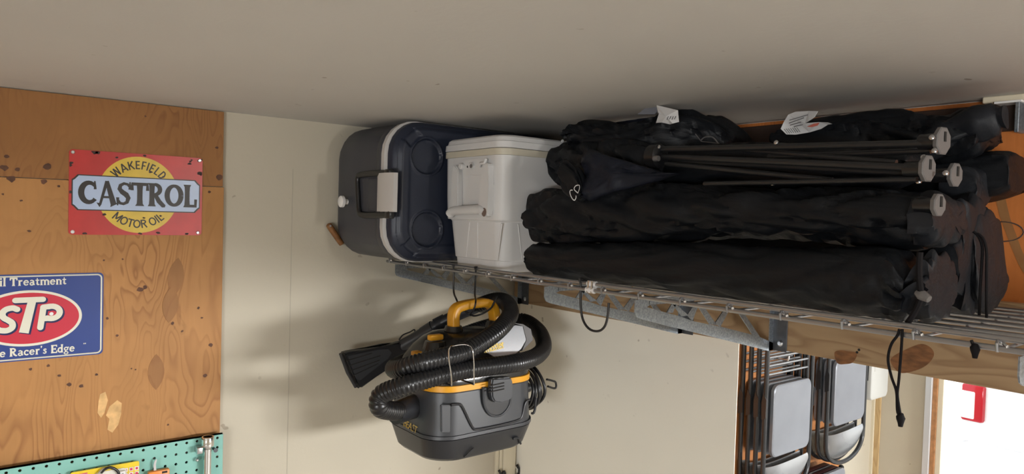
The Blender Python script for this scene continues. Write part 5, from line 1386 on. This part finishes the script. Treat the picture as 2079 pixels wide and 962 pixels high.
# lower folded stool of which only the top edge shows
YS = -.11
a, b_ = at_y(1663, 962, YS), at_y(1716, 952, YS)
t = thing('folding_stool', 'folded dark stool hung low, its top edge peeping in at the bottom edge', 'stool', (a.x, YS, b_.z - .35))
zs_ = b_.z + .012
for i, (m_, yy) in enumerate((('chair_seat', YS), ('maroon', YS + .030), ('chair_seat', YS + .050), ('maroon', YS + .080))):
    bm = B(); prism(bm, rrect(a.x, b_.x, zs_ - .34, zs_, .035, 5), (0, yy, 0), (1, 0, 0), (0, 0, 1), (0, .016 if m_ == 'chair_seat' else .026, 0)); obj('seat_panel', bm, m_, t, angle=40)
for xx in (a.x - .018, b_.x + .016):
    bm = B(); tube(bm, [(xx, YS + .03, zs_ - .34), (xx, YS + .03, zs_ - .03)], .010, 10); lg = obj('leg', bm, 'chair_tube', t)
    bm = B(); tube(bm, [(xx, YS + .03, zs_ - .035), (xx, YS + .03, zs_ - .008), (xx, YS + .03, zs_ - .002)], [.014, .014, .008], 12); obj('foot_cap', bm, 'rubber', lg)
bm = B(); tube(bm, [(a.x - .018, YS + .03, zs_ - .06), (b_.x + .016, YS + .03, zs_ - .06)], .006, 8); obj('rung', bm, 'chair_back', t)
S3 = ((a.x + b_.x) / 2, zs_ - .06)
for (xx, zz, yy, lb) in ((S1[0] + .12, S1[1] + .135, -.13, 'steel wall hook carrying the left hanging chair stack'), (S2[0] + .22, S2[1] + .135, -.13, 'steel wall hook carrying the right hanging chair stack'), (S3[0], S3[1], -.06, 'steel wall hook carrying the low hanging stool')):
    h = thing('wall_hook', lb, 'hook', (xx, .05, zz))
    z = zz - .0062 - .0045
    bm = B(); tube(bm, catmull([Vector((xx, .049, z)), Vector((xx, -.05, z)), Vector((xx, yy, z)), Vector((xx, yy - .014, z + .006)), Vector((xx, yy - .016, z + .024))], 5), .0045, 10); obj('rod', bm, 'bolt', h)
    bm = B(); disc(bm, (xx, .0495, z), (0, -1, 0), .018, .003, 16); obj('base_plate', bm, 'bolt', h)
# white box at the right end of the bay wall
YB = -.10
a, b_ = at_y(1768, 815, YB), at_y(1803, 805, YB)
t = thing('wall_box', 'white rounded plastic box on the bay wall right of the chairs', 'box', ((a.x + b_.x) / 2, .06, a.z))
bm = B(); pr = rrect(a.x, b_.x, a.z, a.z + .34, .028, 6)
loft(bm, [[Vector((x, y, z)) for x, z in [(p[0] + (i if p[0] < (a.x + b_.x) / 2 else -i), p[1] + (i if p[1] < a.z + .17 else -i)) for p in pr]] for y, i in ((.0595, 0), (-.085, 0), (-.095, .004), (-.10, .012))]); obj('housing', bm, 'boxwhite', t, angle=35)
bm = B(); box(bm, a.x + .03, b_.x - .03, YB - .002, YB, a.z + .17, a.z + .30, bevel=.001); obj('cover', bm, 'boxwhite', t)

# white track in the corner below the vacuum
t = thing('wall_track', 'white wall track with small black hooks in the corner below the vacuum', 'track', (-.05, 0, .95))
zt_ = EYE - .62
bm = B(); box(bm, -.068, -.012, -.016, 0, .7, zt_, bevel=.002); obj('channel', bm, 'creamtrim', t)
bm = B(); box(bm, -.098, -.084, -.010, 0, .7, zt_, bevel=.001); obj('strip', bm, 'creamtrim', t)
bm = B(); box(bm, -.082, -.070, -.013, 0, .7, zt_, bevel=.001); obj('strip', bm, 'creamtrim', t)
for pts in (((1013, 955), (1018, 962), (1024, 957), (1026, 970)), ((1050, 944), (1054, 952), (1053, 962), (1046, 966), (1042, 975))):
    bm = B(); tube(bm, resample(catmull([at_y(x, y, -.024) for x, y in pts], 5), .003), .0045, 8); obj('hook', bm, 'blackplastic', t)
p = at_y(1050, 949, -.022); bm = B(); tube(bm, [Vector((p.x, -.002, p.z)), p], .005, 10); obj('hook_pin', bm, 'chrome', t)

# steel angle under the cream strip at the top right
t = thing('steel_angle', 'short bright steel angle hanging from the ceiling strip at top right', 'bracket', (-.03, -1.5, EYE + .19))
a, b_ = at_x(2066, 212, -.055), at_x(2066, 268, -.055)
a0, a1 = at_x(2018, 212, -.055), at_x(2075, 206, -.055)
bm = B(); box(bm, -.056, -.022, a1.y, a0.y, CEIL - .0165, CEIL - .0122, bevel=.001); obj('top_flange', bm, 'white', t, False)
bm = B(); box(bm, -.056, -.022, a.y - .0035, a.y + .0035, b_.z, CEIL - .0165, bevel=.001); obj('drop_leg', bm, 'galv', t, False)

# ================================================================== OUTSIDE: the rear of a white car on the drive
CX = 4.3
lt0, lt1 = at_x(1962, 778, CX), at_x(2002, 862, CX)
t = thing('parked_car', 'white car with a tall red tail light parked outside the opening', 'car', (6.2, lt0.y - .8, -.02))
y1c, y0c = lt0.y + .04, lt0.y - 1.72
ymid = (y1c + y0c) / 2
def yz(x, hw, z0, z1, r, top=1.0):
    return [Vector((x, ymid + a * (top if b > (z0 + z1) / 2 else 1), b)) for a, b in rrect(-hw, hw, z0, z1, r, 5)]
hw = (y1c - y0c) / 2
bm = B(); loft(bm, [yz(CX + .03, hw - .06, .34, 1.12, .10), yz(CX, hw - .02, .36, 1.10, .10), yz(CX + .25, hw, .24, 1.16, .12), yz(CX + 3.2, hw, .24, 1.10, .12), yz(CX + 4.3, hw - .03, .26, 1.02, .12), yz(CX + 4.5, hw - .14, .34, .82, .10)]); obj('body', bm, 'carpaint', t, angle=35)
bm = B(); loft(bm, [yz(CX + .10, hw - .10, 1.10, 1.62, .12, .86), yz(CX + .40, hw - .09, 1.10, 1.74, .14, .84), yz(CX + 2.3, hw - .09, 1.10, 1.72, .14, .84), yz(CX + 3.1, hw - .10, 1.05, 1.14, .03, .9)]); cab = obj('cabin', bm, 'carpaint', t, angle=35)
bm = B(); box(bm, CX + .085, CX + .11, ymid - hw + .26, ymid + hw - .26, 1.18, 1.56, bevel=.01); obj('rear_window', bm, 'carglass', cab)
for s in (-1, 1):
    bm = B(); box(bm, CX + .5, CX + 2.2, ymid + s * (hw - .135) - .02, ymid + s * (hw - .135) + .02, 1.2, 1.55, bevel=.01); obj('side_window', bm, 'carglass', cab)
    for x in (CX + .95, CX + 3.6):
        bm = B(); tube(bm, [(x, ymid + s * (hw - .22), .31), (x, ymid + s * (hw + .005), .31), (x, ymid + s * (hw + .012), .31)], [.33, .33, .29], 28); w_ = obj('wheel', bm, 'rubber', t)
        bm = B(); disc(bm, (x, ymid + s * (hw + .010), .31), (0, s, 0), .20, .012, 22, .004); obj('hub_cap', bm, 'bolt', w_)
    c = ymid + s * (hw - .085)
    bm = B(); box(bm, CX - .012, CX + .10, c - .075, c + .075, lt1.z, lt0.z, bevel=.02); tl = obj('tail_light', bm, 'taillight', t)
    bm = B(); box(bm, CX - .018, CX + .05, c - .070 + (.05 if s > 0 else -.0), c + .070 - (.0 if s > 0 else .05), lt1.z + .02, lt0.z - .05, bevel=.01); obj('clear_lens', bm, 'white', tl)
bm = B(); box(bm, CX - .09, CX + .06, y0c + .03, y1c - .03, .38, .62, bevel=.05); obj('bumper', bm, 'carpaint', t)
bm = B(); box(bm, CX - .012, CX + .01, ymid - .30, ymid + .30, .70, .86, bevel=.004); obj('recess_shade', bm, 'foot', t)  # grey panel standing in for the shade of the plate recess
